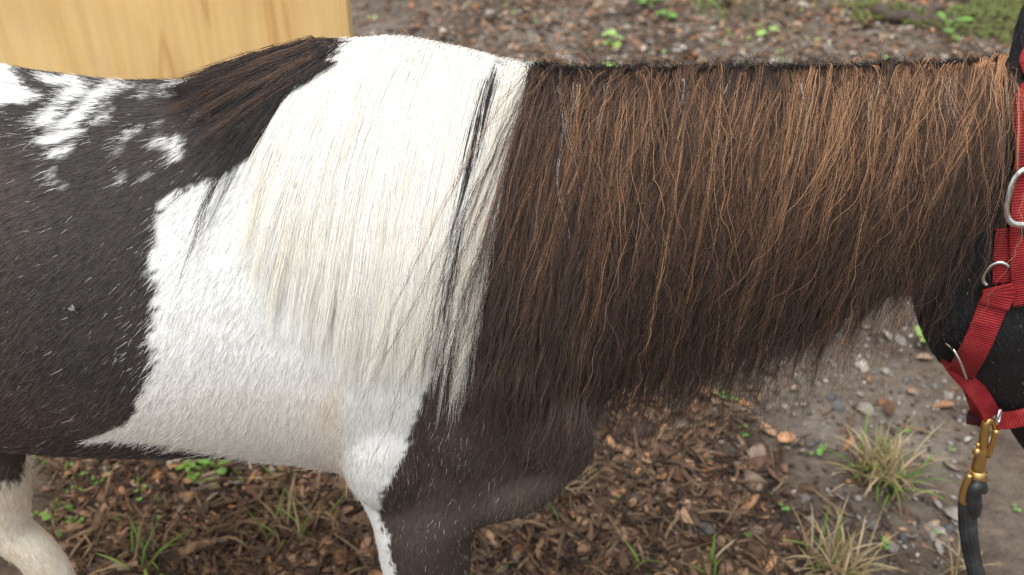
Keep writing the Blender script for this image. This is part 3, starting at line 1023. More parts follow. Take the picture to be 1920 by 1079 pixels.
def make_brown(tone, base, bright, strand_var):
    def colour(gi, s, N):
        r, f = tone[gi, 1], tone[gi, 2]
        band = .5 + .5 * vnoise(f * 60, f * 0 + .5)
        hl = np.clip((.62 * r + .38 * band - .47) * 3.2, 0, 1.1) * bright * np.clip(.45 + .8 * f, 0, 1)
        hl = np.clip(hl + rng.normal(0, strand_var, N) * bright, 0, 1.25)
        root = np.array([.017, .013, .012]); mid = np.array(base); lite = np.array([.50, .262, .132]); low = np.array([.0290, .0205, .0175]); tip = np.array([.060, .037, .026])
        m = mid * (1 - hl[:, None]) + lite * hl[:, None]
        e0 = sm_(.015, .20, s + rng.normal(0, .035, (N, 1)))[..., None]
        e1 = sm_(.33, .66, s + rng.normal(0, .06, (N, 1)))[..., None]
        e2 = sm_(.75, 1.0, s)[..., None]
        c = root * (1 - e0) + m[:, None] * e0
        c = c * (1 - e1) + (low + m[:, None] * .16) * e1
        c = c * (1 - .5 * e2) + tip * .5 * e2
        pale = np.where(rng.random(N) < .17, rng.uniform(1.8, 4.2, N), 1)[:, None, None]
        return np.clip(c * rng.uniform(.6, 1.4, (N, 1, 1)) * (1 + (pale - 1) * e1), .004, .6)
    return colour
parts = []
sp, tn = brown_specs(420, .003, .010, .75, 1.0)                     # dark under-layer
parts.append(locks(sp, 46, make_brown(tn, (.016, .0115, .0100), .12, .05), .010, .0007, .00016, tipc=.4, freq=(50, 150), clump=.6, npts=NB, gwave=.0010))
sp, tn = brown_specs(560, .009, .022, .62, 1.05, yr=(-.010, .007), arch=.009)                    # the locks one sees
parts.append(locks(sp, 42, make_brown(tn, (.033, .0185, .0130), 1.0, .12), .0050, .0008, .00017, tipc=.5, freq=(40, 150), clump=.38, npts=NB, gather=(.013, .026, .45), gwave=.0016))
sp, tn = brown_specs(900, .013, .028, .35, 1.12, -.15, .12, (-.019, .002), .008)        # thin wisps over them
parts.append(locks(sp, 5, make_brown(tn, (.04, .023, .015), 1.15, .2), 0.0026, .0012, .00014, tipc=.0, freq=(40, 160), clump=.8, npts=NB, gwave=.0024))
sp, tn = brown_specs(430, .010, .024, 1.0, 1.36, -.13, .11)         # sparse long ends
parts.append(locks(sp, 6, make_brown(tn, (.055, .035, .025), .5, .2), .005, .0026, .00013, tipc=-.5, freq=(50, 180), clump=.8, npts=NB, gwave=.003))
fspec = [dict(x0=random.uniform(xm(1005), xm(1872)), y0=random.uniform(-.022, -.004), length=random.uniform(.10, .36), lean=random.gauss(-.15, .3), offs=random.uniform(.016, .034), wave=random.uniform(.1, .4), lean2=random.gauss(-.12, .35), arch=.007) for _ in range(170)]
ff = np.array([(sp['x0'] - xm(1003)) / (xm(1880) - xm(1003)) for sp in fspec])
tn = np.stack([np.full(len(fspec), .02), rng.uniform(.3, 1, len(fspec)), ff], 1)
parts.append(locks(fspec, 4, make_brown(tn, (.05, .03, .02), 1.1, .3), .012, .0026, .00013, clump=1.0, tipc=-.8, freq=(30, 160), npts=NB, gwave=.003))
# short upright stubble on the crest
def stubble(N, x0, x1, col, L=.022):
    x = rng.uniform(x0, x1, N)
    P = np.zeros((N, 44, 3)); s = np.linspace(0, 1, 44)
    root = np.array([crest_point(a, b) for a, b in zip(x, rng.uniform(-.014, .014, N))])
    d = np.stack([rng.normal(-.25, .5, N), rng.normal(-.2, .55, N), np.ones(N)], 1); d /= np.linalg.norm(d, axis=1)[:, None]
    Ls = rng.gamma(4, L / 4, N)
    P = root[:, None] - np.array([0, 0, .002]) + d[:, None] * (Ls[:, None] * s)[..., None]
    P[..., 1] -= (Ls[:, None] * s ** 2 * .4); P[..., 2] -= (Ls[:, None] * s ** 2 * .35)
    return P, np.full((N, 44), .00013) * (1 - .7 * s)[None], np.repeat((np.array(col) * rng.uniform(.6, 1.5, (N, 1)))[:, None], 44, 1)
parts.append(stubble(5200, xm(1000), xm(1897), (.022, .0165, .0145), .024))
parts.append(stubble(900, xm(640), xm(1002), (.80, .78, .72), .012))

# white part over the withers
wspec, wtone = [], []
n_w = 620
for i in range(n_w):
    px = random.uniform(640, 1000)
    if 914 < px < 938 and random.random() < .96: continue
    if px > 944 and random.random() < .45: continue
    x = xm(px)
    lean = float(np.interp(px, [628, 680, 760, 850, 930, 1000], [-.34, -.30, -.27, -.22, -.19, -.16])) + random.gauss(0, .035)
    lean2 = float(np.interp(px, [628, 680, 760, 850, 930, 1000], [-.22, -.18, -.15, -.17, -.22, -.20])) + random.gauss(0, .05)
    ln = float(np.interp(px, [628, 700, 800, 900, 1000], [.21, .27, .32, .33, .30])) * (random.uniform(.62, 1.02) if px > 830 else random.uniform(.28, 1.08))
    if px > 942: ln = random.uniform(.18, .29); lean2 = -.22 - .05 * random.random(); lean -= .04
    wspec.append(dict(x0=x, y0=random.uniform(-.012, .010), length=ln, lean=lean, lean2=lean2, offs=random.uniform(.002, .008), wave=random.uniform(.0, .03)))
    wtone.append((random.random(), px))
wtone = np.array(wtone)
def white_colour(gi, s, N):
    r = wtone[gi, 0]
    c = np.array([.93, .922, .885])[None] * (1 - r[:, None] * .5 * (r[:, None] > .5)) + np.array([.90, .85, .72])[None] * (r[:, None] * .5 * (r[:, None] > .5))
    grey = (rng.random(N) < .018) & (wtone[gi, 1] > 780)
    c = np.repeat(c[:, None], s.shape[1], 1)
    e = sm_(.45, 1, s)[..., None]
    c = c * (1 - .15 * e) + np.array([.90, .85, .72]) * .15 * e
    c[grey] *= .5
    return np.clip(c * rng.uniform(.93, 1.04, (N, 1, 1)), 0, .95)
parts.append(locks(wspec, 36, white_colour, .0080, .0008, .00019, tipc=.35, freq=(12, 60), clump=.6, npts=NB, gather=(.010, .026, .42), gwave=.0006))
# a few long wisps from the white part across the dark shoulder
wspec = []
for i in range(12):
    px = random.uniform(945, 995)
    wspec.append(dict(x0=xm(px), y0=0, length=random.uniform(.33, .385), lean=-.19, lean2=random.uniform(-.20, -.12), offs=.012, wave=.04))
for i in range(10):
    px = random.uniform(860, 915)
    wspec.append(dict(x0=xm(px), y0=0, length=random.uniform(.31, .37), lean=-.20, lean2=-.13, offs=.010, wave=.04))
wtone = np.array([(random.uniform(.5, 1), 800)] * len(wspec))
parts.append(locks(wspec, 16, white_colour, .0045, .0016, .00014, tipc=.7, freq=(15, 50), clump=.6, npts=NB))
# thin dark locks lying between and under the white
dspec = []
for i in range(16):
    px = random.gauss(929, 7)
    dspec.append(dict(x0=xm(px), y0=random.uniform(-.008, .004), length=random.uniform(.09, .23), lean=random.gauss(-.20, .025), lean2=random.gauss(-.19, .03), offs=random.uniform(.003, .010), wave=.06))
for i in range(6):
    px = random.uniform(915, 945)
    dspec.append(dict(x0=xm(px), y0=0, length=random.uniform(.27, .36), lean=-.22, lean2=-.14, offs=.009, wave=.05))
# dark tail end of the mane lying back over the withers
for i in range(330):
    px = 664 - 225 * random.random() ** 1.5
    f = (664 - px) / 225
    dspec.append(dict(x0=xm(px), y0=random.uniform(-.012, .012), length=random.uniform(.06, .165) * (1.05 - .5 * f), lean=random.gauss(-1.0, .24) - .5 * f, lean2=random.gauss(-.72, .26) - .2 * f, offs=random.uniform(.003, .013), wave=.06))
def dark_colour(gi, s, N):
    r = np.array([hash((int(g), 5)) % 97 / 97 for g in range(len(dspec))])[gi]
    r = np.where(gi < 16, 0, r)
    c = np.where((r > .55)[:, None], np.array([.11, .066, .044]), np.array([.024, .019, .018]))
    return np.repeat((c * rng.uniform(.6, 1.5, (N, 1)))[:, None], s.shape[1], 1)
parts.append(locks(dspec, 20, dark_colour, .0055, .0019, .00015, tipc=.75, freq=(15, 50), clump=.6, npts=NB))
# thin dark locks that fall from the withers over the white coat
dspec = []
for ln, la, lb in ((.25, -.50, -.62), (.24, -.55, -.58), (.26, -.48, -.24), (.25, -.50, -.22), (.24, -.46, -.30), (.19, -.42, -.40), (.21, -.38, -.30), (.17, -.55, -.50), (.22, -.60, -.75), (.20, -.65, -.70)):
    dspec.append(dict(x0=xm(random.uniform(612, 648)), y0=-.004, length=ln, lean=la, lean2=lb, offs=.011, wave=.05))
parts.append(locks(dspec, 13, dark_colour, .0042, .0014, .00014, tipc=.6, freq=(20, 90), clump=.55, npts=NB, gwave=.001))
# a few stray pale hairs caught on the brown mane
dspec = [dict(x0=xm(px), y0=-.012, length=ln, lean=random.gauss(-.1, .1), lean2=random.gauss(0, .1), offs=.026, wave=.3) for px, ln in ((1045, .18), (1070, .11), (1130, .08), (1260, .07), (1365, .1), (1755, .09), (1480, .12), (1620, .1))]
pale_colour = lambda gi, s, N: np.full((N, s.shape[1], 3), .55)
parts.append(locks(dspec, 2, pale_colour, .002, .002, .00019, tipc=0, npts=NB))
hair_object('mane', np.concatenate([p[0] for p in parts]), np.concatenate([p[1] for p in parts]), np.concatenate([p[2] for p in parts]), M_mane, horse)

# tail
N = 2600
s = np.linspace(0, 1, 14)
root = np.array([-.965, 0, .80]) + rng.normal(0, .016, (N, 3))
L = rng.uniform(.40, .68, N)
tp = np.zeros((N, 14, 3))
tp[..., 0] = root[:, :1] - .075 * np.sin(np.clip(s * 3, 0, 1) * 1.57) + rng.normal(0, .018, (N, 1)) * s + .003 * np.sin(s * 20 + rng.uniform(0, 6, (N, 1)))
tp[..., 1] = root[:, 1:2] + rng.normal(0, .03, (N, 1)) * s
tp[..., 2] = root[:, 2:] - L[:, None] * s
hair_object('tail', tp, np.full((N, 14), .0002), np.repeat((np.array([.02, .015, .013]) * rng.uniform(.6, 1.6, (N, 1)))[:, None], 14, 1), M_mane, horse)

# hooves and eyes
for hx, hy in ((-.076, -.102), (-.111, .102), (-.486, -.08), (-.846, .08)):
    rr = []
    for z, r, dx in ((.050, .033, 0), (.03, .037, .005), (.012, .041, .010), (.0, .043, .013)):
        gz0 = float(ground_z(hx, hy))
        rr.append([Vector((hx + dx + r * math.cos(2 * math.pi * i / 24), hy + r * .92 * math.sin(2 * math.pi * i / 24), z + gz0 * (1 - z / .05))) for i in range(24)])
    MB().add(loft(rr)).build('hoof', M_hoof, horse)
for s_ in (-1, 1):
    MB().add(ellipsoid((.565, s_ * .064, .715), (.018, .012, .016))).build('eye', M_eye, horse)

# ------------------------------------------------------------------ halter
halter = empty('halter', at(1880, 500, y=-.075))
tag(halter, "faded red nylon webbing halter on the pony's black head", 'halter')


def onto(px, py, off=.006, y=-.05):
    """the point of the head seen at this place, lifted off the hair"""
    d = (at(px, py, y=0) - CAM).normalized()
    h = BVH.ray_cast(CAM, d)
    if h[0] is None or h[0].x < .3:
        p = at(px, py, y=y)
        return p, Vector((-.3, -1, .2)).normalized()
    return h[0] + h[1] * off, h[1]


def strap(name, pts, nrm, width=.025, thick=.003, parent=halter, n=40, mat=M_web):
    P = catmull([tuple(p) for p in pts], n)
    Nn = catmull([tuple(p) for p in nrm], n)
    V, Fc, UV = [], [], []
    dist = 0
    prof = [(-.5, -.25), (-.47, -.5), (.47, -.5), (.5, -.25), (.5, .25), (.47, .5), (.25, .54), (-.25, .54), (-.47, .5), (-.5, .25)]
    m = len(prof)
    uvv = []
    for i in range(n):
        t = Vector(P[min(i + 1, n - 1)] - P[max(i - 1, 0)]).normalized()
        nn = Vector(Nn[i]); nn = (nn - t * nn.dot(t)).normalized()
        w = t.cross(nn)
        if i: dist += float(np.linalg.norm(P[i] - P[i - 1]))
        for a, b in prof:
            V.append(Vector(P[i]) + w * a * width + nn * (b * thick))
            uvv.append((a * width, dist))
    for i in range(n - 1):
        for k in range(m):
            Fc.append((i * m + k, i * m + (k + 1) % m, i * m + m + (k + 1) % m, i * m + m + k))
    Fc.append(tuple(range(m))[::-1]); Fc.append(tuple((n - 1) * m + k for k in range(m)))
    me = mesh(name, V, Fc)
    uvl = me.uv_layers.new(name='UVMap')
    for l in me.loops: uvl.data[l.index].uv = uvv[l.vertex_index]
    return link(name, me, mat, parent)


def strap_on(name, pix, offs=.006, **kw):
    q = [onto(px, py, offs) for px, py in pix]
    return strap(name, [a for a, b in q], [b for a, b in q], **kw)

# crownpiece: from the near cheek over the poll to the far cheek
near = [onto(px, py, .008) for px, py in ((1921, 562), (1918, 500), (1915, 430), (1917, 350), (1921, 270), (1927, 190))]
topz = crest_point(.466)
pts = [a for a, b in near] + [crest_point(.462, -.026) + Vector((0, -.002, .005)), topz + Vector((0, 0, .005)), crest_point(.484, .026) + Vector((0, .002, .003))] + [Vector((a.x + .035, -a.y, a.z)) for a, b in near[::-1]]
nrm = [b for a, b in near] + [Vector((0, -.5, 1)), Vector((0, 0, 1)), Vector((0, .5, 1))] + [Vector((b.x, -b.y, b.z)) for a, b in near[::-1]]
strap('crown_strap', pts, nrm, n=90)


def ring_at(name, c, nrm, up, rx, ry, r, square=.0, mat=M_chrome, parent=halter, arc=(0, 360)):
    nrm = nrm.normalized(); up = (up - nrm * up.dot(nrm)).normalized(); sd = up.cross(nrm)
    P = []
    full = arc == (0, 360)
    for k in range(36):
        a = R(arc[0] + (arc[1] - arc[0]) * k / (36 if full else 35))
        ca, sa = math.cos(a), math.sin(a)
        e = 1 - square
        P.append(c + sd * (rx * math.copysign(abs(ca) ** e, ca)) + up * (ry * math.copysign(abs(sa) ** e, sa)))
    return MB().add(tube(P, r, 10, closed=full)).build(name, mat, parent)
c, n_ = onto(1912, 360, .014)
ring_at('buckle_ring', c, n_ + Vector((0, -.6, .2)), Vector((.0, 0, 1)), .0165, .0255, .0032, .25)
# keeper tongue hole below the ring
c, n_ = onto(1914, 426, .0105)
ring_at('eyelet', c, n_, Vector((0, 0, 1)), .0028, .0020, .0012, mat=M_rubber)
# strap under the cheek and the ring it joins
strap_on('under_strap', ((1890, 425), (1886, 470), (1884, 528)), .003, width=.022, n=20)
c, n_ = onto(1868, 508, .007)
ring_at('cheek_ring', c, n_ + Vector((-.2, -.6, .1)), Vector((.3, 0, 1)), 0.0105, .0135, .0019, .1, arc=(62, 262))
# throat strap, folded over the ring, running down behind the jaw
strap_on('throat_strap', ((1871, 540), (1858, 575), (1843, 612), (1826, 652), (1806, 692)), .006, width=.026)
strap_on('throat_strap_fold', ((1869, 527), (1872, 540), (1862, 566)), .010, width=.027, n=16)
# chin assembly
def P3(px, py, y): return at(px, py, y=y)
nb = Vector((-.35, -1, .45)).normalized()
strap('chin_strap', [P3(1783, 648, -.012), P3(1782, 668, -.026), P3(1795, 690, -.040), P3(1818, 716, -.047), P3(1842, 748, -.047), P3(1860, 780, -.045)], [Vector((-.9, -.5, .4)), Vector((-.8, -.7, .4)), nb, Vector((.1, -1, .5)), Vector((.3, -1, .5)), Vector((.3, -1, .4))], width=.021, n=44)
strap('chin_strap_fold', [P3(1812, 712, -.040), P3(1826, 745, -.036), P3(1834, 775, -.030), P3(1826, 786, -.020)], [Vector((-.9, -.6, .2))] * 4, width=.021, n=24)
strap('noseband', [P3(1868, 788, -.046), P3(1895, 788, -.052), P3(1935, 779, -.056), P3(1985, 766, -.05)], [Vector((.05, -1, .4))] * 4, width=.0205, n=24)
strap('chin_tab', [P3(1850, 783, -.034), P3(1828, 788, -.028), P3(1814, 785, -.022)], [Vector((-.1, -1, .3))] * 3, width=.012, thick=.004, n=12, mat=plain('dark_red_webbing', (.05, .006, .012), .8))
w = [P3(1774, 644, -.050), P3(1788, 656, -.064), P3(1800, 678, -.070), P3(1808, 698, -.070), P3(1813, 711, -.066)]
MB().add(tube(catmull([tuple(p) for p in w], 16), .0014, 8)).build('square_ring', M_chrome, halter)
c = P3(1873, 781, -.055)
ring_at('chin_ring', c, Vector((.9, -.8, .2)), Vector((.3, 0, 1)), .0045, .0085, .0016)

# ------------------------------------------------------------------ lead rope with its snap
lead = empty('lead_rope', at(1825, 930, y=-.045))
tag(lead, 'black ridged rubber lead rope clipped to the halter by a brass bolt snap', 'lead rope')
snap = empty('bolt_snap', (0, 0, 0))
snap.parent = lead
snap.matrix_parent_inverse = Matrix.Translation(-lead.location)
def sub(name, vf, mat=M_brass, par=snap):
    o = link(name, mesh(name, [v for v in vf[0]], vf[1]), mat, None)
    o.parent = par
    return o
yy = -.048
hook = catmull([tuple(P3(1866, 808, yy)), tuple(P3(1864, 795, yy + .002)), tuple(P3(1857, 788, yy + .001)), tuple(P3(1849, 794, yy)), tuple(P3(1846, 812, yy)), tuple(P3(1843, 835, yy)), tuple(P3(1839, 855, yy)), tuple(P3(1833, 884, yy))], 30)
hr = np.interp(np.linspace(0, 1, 30), [0, .15, .35, .5, .62, .75, .78, .82, .98, 1], [.0026, .0031, .0039, .0048, .0050, .0053, .0070, .0066, .0078, .0064])
sub('hook', tube(hook, hr, 14))
sub('gate', tube(catmull([tuple(P3(1868, 806, yy - .004)), tuple(P3(1862, 830, yy - .004)), tuple(P3(1852, 856, yy - .004))], 8), .0034, 10))
sub('thumb_button', ellipsoid(P3(1831, 847, yy - .007), (.0045, .005, .0055)))
sub('thumb_stud', ellipsoid(P3(1833, 834, yy - .006), (.0025, .003, .003)))
col = [P3(1834, 880, yy), P3(1832, 890, yy), P3(1831, 897, yy), P3(1830, 902, yy)]
sub('swivel_collar', tube(col, [.0082, .0098, .0098, .0082], 18))
eye_p = [P3(px, py, yy - .009 * (px < 1825)) for px, py in ((1819, 890), (1812, 905), (1806, 925), (1805, 938), (1811, 942), (1820, 938), (1832, 926), (1842, 912), (1846, 898), (1846, 888))]
sub('swivel_eye', tube(catmull([tuple(p) for p in eye_p], 30), np.interp(np.linspace(0, 1, 30), [0, .1, .3, .45, .6, 1], [.0030, .0042, .0044, .0040, .0040, .0035]), 12))
# the rope: flat ridged tube
rp = [P3(1828, 914, yy + .001), P3(1821, 925, yy - .004), P3(1816, 945, yy - .003), P3(1815, 980, yy), P3(1820, 1025, yy), P3(1832, 1079, yy - .005), P3(1856, 1140, yy - .02), P3(1905, 1215, yy - .05), P3(1990, 1280, yy - .10)]
rp += [Vector((.80, -.25, .055)), Vector((.95, -.36, .02)), Vector((1.15, -.42, .02)), Vector((1.3, -.32, .02))]
RP = [Vector(p) for p in catmull([tuple(p) for p in rp], 120)]
V, Fc = [], []
m = 40
for i, p in enumerate(RP):
    t = (RP[min(i + 1, 119)] - RP[max(i - 1, 0)]).normalized()
    f = Vector((0, -1, .3)); f = (f - t * f.dot(t)).normalized(); w = t.cross(f)
    tw = -.15 - i * .012
    f, w = f * math.cos(tw) + w * math.sin(tw), w * math.cos(tw) - f * math.sin(tw)
    sc_ = min(1, .62 + i * .03)
    for k in range(m):
        a = 2 * math.pi * k / m
        rid = 1 + .085 * math.cos(12 * a)
        V.append(p + w * (.0125 * sc_ * math.cos(a) * rid) + f * (.0080 * math.sin(a) * rid))
for i in range(119):
    for k in range(m): Fc.append((i * m + k, i * m + (k + 1) % m, i * m + m + (k + 1) % m, i * m + m + k))
Fc.append(tuple(range(m))[::-1]); Fc.append(tuple(119 * m + k for k in range(m)))
link('rope', mesh('rope', V, Fc), M_rubber, lead)
lp = [P3(1843, 918, yy + .004), P3(1838, 911, yy - .006), P3(1829, 912, yy - .010), P3(1825, 924, yy - .010), P3(1826, 945, yy - .009), P3(1828, 965, yy - .006)]
MB().add(tube(catmull([tuple(p) for p in lp], 20), np.interp(np.linspace(0, 1, 20), [0, .5, .8, 1], [.006, .0085, .0095, .006]), 14)).build('rope_loop', M_rubber, lead)

# ------------------------------------------------------------------ fly on the barrel
h = BVH.ray_cast(CAM, (at(143, 577, y=0) - CAM).normalized())
fp = h[0] + h[1] * .0055
fly = empty('fly', fp)
tag(fly, "tiny grey-winged fly resting on the pony's black barrel", 'fly')
rot = h[1].to_track_quat('Z', 'X').to_matrix()
fdir = (Vector((.55, 0, -.8)) - h[1] * Vector((.55, 0, -.8)).dot(h[1])).normalized()
sdv = h[1].cross(fdir)
Rm = Matrix((fdir, sdv, h[1])).transposed()
link('abdomen', mesh('abdomen', *ellipsoid(fp - fdir * .0015, (.0030, .0018, .0017), Rm, 10, 7)), M_flyb, fly)
link('thorax', mesh('thorax', *ellipsoid(fp + fdir * .0018, (.0019, .0016, .0016), Rm, 10, 7)), M_flyb, fly)
link('fly_head', mesh('fly_head', *ellipsoid(fp + fdir * .0042, (.0011, .0015, .0012), Rm, 10, 7)), M_flyb, fly)
for s_ in (-1, 1):
    wd = (-fdir + sdv * .55 * s_).normalized(); ws = h[1].cross(wd)
    o = fp + h[1] * .0015 + fdir * .001
    vs = []
    for k in range(10):
        a = 2 * math.pi * k / 10
        vs.append(o + wd * (.0026 + .0026 * math.cos(a)) + ws * .0011 * math.sin(a))
    vs2 = [v_ + h[1] * .0002 for v_ in vs]
    link('wing', mesh('wing', vs + vs2, [tuple(range(10))[::-1], tuple(range(10, 20))] + [(k, (k + 1) % 10, 10 + (k + 1) % 10, 10 + k) for k in range(10)], False), M_flyw, fly, False)

# ------------------------------------------------------------------ grass and weeds
GREEN = [(.13, .24, .035), (.19, .33, .05), (.10, .18, .035), (.24, .34, .08)]
DRY = [(.42, .31, .16), (.52, .40, .22), (.34, .24, .12), (.46, .38, .24), (.30, .22, .12)]


def blades(name, parent, specs, cols):
    """specs: (root offset x,y, yaw, lean, length, width)"""
    V, Fc, CC = [], [], []
    for ox, oy, yaw, lean, L, w in specs:
        b = len(V)
        n = 7
        c = np.array(random.choice(cols)) * random.uniform(.75, 1.25)
        d = Vector((math.cos(yaw), math.sin(yaw), 0)); sd = Vector((-d.y, d.x, 0))
        p = Vector((ox, oy, -.004)); a = lean * .35
        kink = random.uniform(-.5, .5) if random.random() < .3 else 0
        for i in range(n):
            t = i / (n - 1)
            ww = w * (1 - t ** 2.2) * .5 + .0002
            nrm = (Vector((0, 0, 1)) * math.sin(a) - d * math.cos(a))
            V.extend([p - sd * ww, p + nrm * ww * .35, p + sd * ww, p - nrm * .0003])
            CC += [tuple(c * (.8 + .4 * t))] * 4
            a2 = a + (kink if i == 3 else 0)
            p = p + (d * math.sin(a2) + Vector((0, 0, 1)) * math.cos(a2)) * (L / (n - 1))
            a = min(a + lean * 1.1 / (n - 1), 1.85)
        for i in range(n - 1):
            for k in range(4):
                Fc.append((b + i * 4 + k, b + i * 4 + 4 + k, b + i * 4 + 4 + (k + 1) % 4, b + i * 4 + (k + 1) % 4))
    me = mesh(name, V, Fc)
    at_ = me.attributes.new('tint', 'FLOAT_COLOR', 'POINT')
    at_.data.foreach_set('color', np.concatenate([np.array(CC), np.ones((len(CC), 1))], 1).ravel())
    o = bpy.data.objects.new(name, me); C.objects.link(o); me.materials.append(M_grass); o.parent = parent
    o['kind'] = 'stuff'
    return o


def tuft(px, py, label, ngreen, ndry, L, spread=.02, lean=(.3, 1.5), w=.0042):
    p = at(px, py, z=0)
    t = empty('grass_tuft', (p.x, p.y, float(ground_z(p.x, p.y))))
    tag(t, label, 'grass tuft', 'grass tufts growing out of the soil')
    mk = lambda n, k: [(random.gauss(0, spread), random.gauss(0, spread), random.uniform(0, 6.28), random.uniform(*lean), L * random.uniform(.5, 1.15) * k, w * random.uniform(.6, 1.3)) for _ in range(n)]
    if ndry: blades('dry_grass', t, mk(ndry, 1), DRY)
    if ngreen: blades('green_grass', t, mk(ngreen, .9), GREEN)
    return t
tuft(1648, 905, 'large half dry, half green grass tuft on bare soil beneath the throat', 40, 95, .115, .022, (.15, 1.7))
tuft(1562, 1078, 'straw coloured dry grass tuft at the bottom below the larger tuft', 10, 95, .11, .02, (.15, 1.5))
tuft(1800, 1090, 'small dry grass tuft behind the black lead rope', 0, 26, .09, .012, (.2, 1.2))
tuft(1062, 930, "green and straw grass tuft just in front of the pony's chest", 22, 34, .075, .016, (.5, 1.8))
tuft(1335, 1082, 'bright green upright grass sprout beside the pale stone', 9, 1, .075, .010, (.2, 1.0), .005)
tuft(1200, 1075, 'sparse green grass sprout left of the pale stone', 8, 0, .075, .010, (.5, 1.7), .005)
tuft(552, 1005, "thin mixed grass tuft under the pony's girth", 10, 20, .10, .02, (.15, 1.3), .004)
tuft(275, 1085, 'long arching bright green grass blades under the belly', 12, 2, .13, .012, (.7, 1.7), .0048)
tuft(905, 1090, 'low green grass sprout beside the foreleg', 9, 0, .06, .012, (.8, 1.8))
tuft(500, 890, 'short grass sprigs close beneath the belly line', 7, 8, .06, .02, (.4, 1.5))
tuft(1335, 6, 'dry olive grass clump behind the middle of the neck', 60, 60, .16, .09, (.3, 1.4), .006)
tuft(1500, -8, 'thin green and straw grass clump behind the neck, left of the moss', 34, 14, .10, .08, (.4, 1.5), .006)


def weed(name, px, py, label, nl, r, hgt, mat=M_leaf, group=None, cat='weed', sz=.011, p=None, aspect=1.25):
    if p is None: p = at(px, py, z=0)
    t = empty(name, (p.x, p.y, float(ground_z(p.x, p.y))))
    tag(t, label, cat, group)
    st_ = MB(); lv = MB()
    for i in range(nl):
        a = random.uniform(0, 6.28); rr = r * math.sqrt(random.random()); z = hgt * random.uniform(.35, 1)
        c = Vector((rr * math.cos(a), rr * math.sin(a), z))
        st_.add(tube([Vector((c.x * .2, c.y * .2, -.003)), Vector((c.x * .6, c.y * .6, z * .6)), c], .0006, 4))
        d = Vector((math.cos(a), math.sin(a), random.uniform(-.2, .35))).normalized(); w = Vector((-d.y, d.x, random.uniform(-.3, .3))).normalized()
        n = d.cross(w); q = sz * random.uniform(.6, 1.2)
        vs = [c]
        for k in range(8):
            b = 2 * math.pi * k / 8
            vs.append(c + d * (q * aspect * .5 * (1 + math.cos(b))) + w * (q * .5 * math.sin(b)) + n * (q * .12 * abs(math.sin(b))))
        low = [v_ - n * .0004 for v_ in vs]
        fs = [(0, k, k % 8 + 1) for k in range(1, 9)]
        lv.add((vs + low, fs + [tuple(j + 9 for j in f[::-1]) for f in fs]))
    for nm, mb_ in (('stem', st_), ('leaf', lv)):
        o = bpy.data.objects.new(nm, mesh(nm, mb_.v, mb_.f)); C.objects.link(o); o.data.materials.append(mat); o.parent = t
        if nm == 'leaf': o['kind'] = 'stuff'
    return t
weed('weed', 388, 892, 'bright green round-leaved weed clump below the belly edge', 20, .028, .03, sz=.014)
weed('weed', 360, 880, 'smaller leafy weed at the belly edge left of the round-leaved clump', 9, .014, .035, sz=.010, aspect=2.2)
weed('weed', 112, 962, 'clover-like green weed on bare soil beside the hind leg', 10, .020, .014, sz=.012)
weed('weed', 1752, 655, 'bright light green leafy sprig just left of the chin strap', 16, .020, .045, M_leaf2, sz=.020, aspect=1.7)
weed('weed', 1143, 108, 'tall pale green sprig behind the white end of the mane', 7, .018, .11, M_leaf2, sz=.028, aspect=1.6)
weed('weed', 1160, 160, 'second pale sprig nearest the crest behind the neck', 7, .02, .07, M_leaf2, sz=.026, aspect=1.6)
weed('weed', 1215, 8, 'bright green low weed at the top edge behind the neck', 26, .05, .03, sz=.022)
weed('weed', 1248, 38, 'small round bright weed in front of the low weed behind the neck', 9, .02, .03, sz=.024)
weed('weed', 1437, 66, 'upright light green weed between stones behind the neck', 6, .014, .05, M_leaf2, sz=.024, aspect=1.8)
weed('weed', 1776, 80, 'spindly fresh green weed in front of the moss', 9, .03, .07, sz=.020, aspect=2)
# tiny seedlings, copies of two kinds
sa = weed('seedling', 0, 0, '', 3, .006, .008, sz=.009, cat='seedling', p=Vector((-.3, .35, 0)))
sb = weed('seedling', 0, 0, '', 4, .012, .012, M_leaf2, sz=.018, cat='seedling', p=Vector((.3, 2.4, 0)))
first = {0: True, 1: True}
def seed(kind, x, y, label, group):
    src = (sa, sb)[kind]
    o = src if first[kind] else copy_tree(src)
    first[kind] = False
    o['label'] = label; o['group'] = group
    o.location = (x, y, float(ground_z(x, y)) + .006); o.rotation_euler = (0, 0, random.uniform(0, 6.28))
    k = random.uniform(.5, 1.0) * (1, .62)[kind]; o.scale = (k, k, k)
LA = "tiny two-leaved green seedling in the soil beneath the pony's belly"
for px, py in ((70, 862), (92, 865), (100, 872), (132, 878), (150, 897), (170, 897), (178, 905), (132, 918), (155, 928), (198, 898), (258, 905), (265, 925), (300, 945), (215, 955), (262, 952), (98, 963), (66, 968), (140, 985), (155, 995), (105, 1012), (90, 1005), (200, 980), (222, 993), (235, 1025), (292, 995), (330, 990), (450, 945), (460, 1030), (400, 1050), (120, 870)):
    p = at(px, py, z=0); seed(0, p.x, p.y, LA, 'seedlings under the belly')
LB = 'tiny green seedling in the ground below the long brown mane'
for px, py in ((1345, 738), (1390, 812), (1393, 826), (1475, 838), (1545, 857), (1525, 860), (1690, 820), (1780, 860), (1650, 1020), (1665, 1030), (1760, 1010), (1395, 1010), (1375, 755), (1360, 752), (1470, 960), (1020, 1005), (1160, 940), (1905, 965)):
    p = at(px, py, z=0); seed(0, p.x, p.y, LB, 'seedlings below the mane')
LC = 'small fresh green seedling in the leaf litter behind the pony'
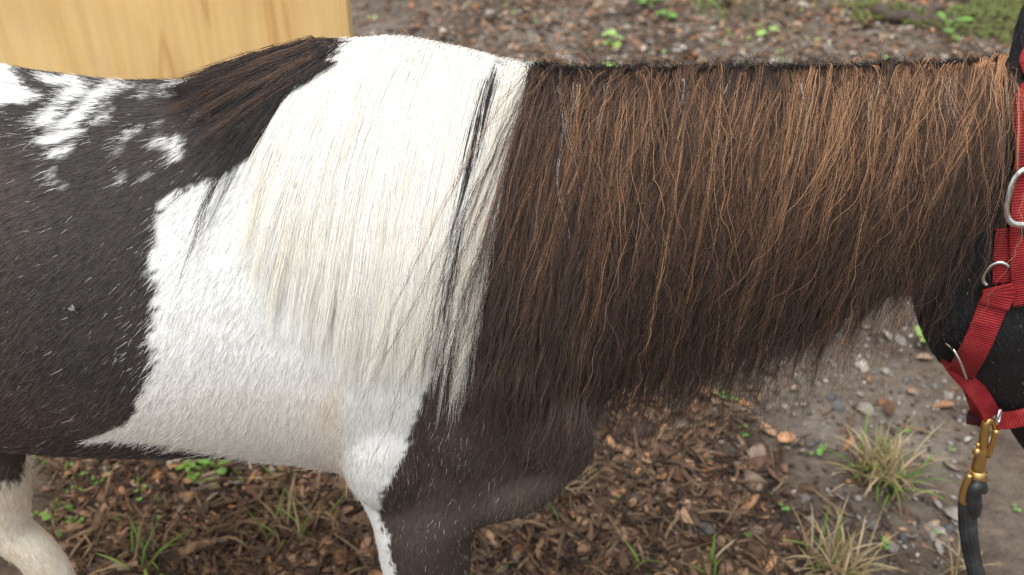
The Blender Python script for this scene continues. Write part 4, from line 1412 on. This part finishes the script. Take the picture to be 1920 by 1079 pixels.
for px, py in ((700, 36), (875, 12), (945, 20), (965, 33), (1008, 48), (1036, 22), (695, 36), (1335, 58), (1362, 62), (1372, 70), (1400, 72), (1405, 36), (1340, 38), (1450, 15), (1500, 22), (1512, 72), (1528, 78), (1550, 88), (1627, 55), (1462, 112), (1655, 118), (1590, 5), (1700, 20), (1720, 15), (1352, 85), (1460, 98), (1580, 20), (1240, 108)):
    p = at(px, py, z=0); seed(1, p.x, p.y, LC, 'seedlings behind the pony')

# moss bank at the far right
V, Fc = [], []
moss_mb = MB()
for i in range(2600):
    a = random.uniform(0, 6.28); r = math.sqrt(random.random())
    x = 1.60 + .46 * r * math.cos(a) ; y = 2.66 + .34 * r * math.sin(a)
    if float(fbm(x * 4, y * 4)) < -.02 + .25 * r: continue
    z = float(ground_z(x, y)) + .03 * (1 - r * r)
    s_ = random.uniform(.008, .02)
    d = Vector((random.gauss(0, 1), random.gauss(0, 1), random.gauss(.6, .4))).normalized(); w = d.orthogonal().normalized() * s_ * .5
    q = Vector((x, y, z))
    moss_mb.add(([q - w, q + w, q + d * s_ * 1.6, q + d.cross(w).normalized() * .003], [(0, 1, 2), (1, 0, 3), (0, 2, 3), (2, 1, 3)]))
tag(moss_mb.build('moss', M_moss), 'yellow-green moss bank at the far right behind the ears', kind='stuff')
# fallen stick and a dark root near the moss
def stick(name, pix, r, label, cat, zz=.02):
    pts = [at(px, py, z=zz) for px, py in pix]
    n = 18
    P = catmull([tuple(p) for p in pts], n) + rng.normal(0, r * .25, (n, 3))
    o = empty(name, tuple(P[0]))
    tag(o, label, cat)
    link('branch', mesh('branch', *tube(P, np.linspace(r, r * .45, n), 8)), M_bark, o)
    link('twig', mesh('twig', *tube([P[9], P[9] + np.array([.03, .05, .015]), P[9] + np.array([.09, .08, .01])], [r * .5, r * .4, r * .2], 6)), M_bark, o)
stick('fallen_stick', ((1080, 38), (1140, 28), (1200, 18), (1260, 12)), .009, 'thin weathered stick on the ground behind the white mane', 'stick')
stick('tree_root', ((1640, 20), (1700, 36), (1760, 40), (1800, 46)), .026, 'dark bark root on the ground by the moss', 'root')
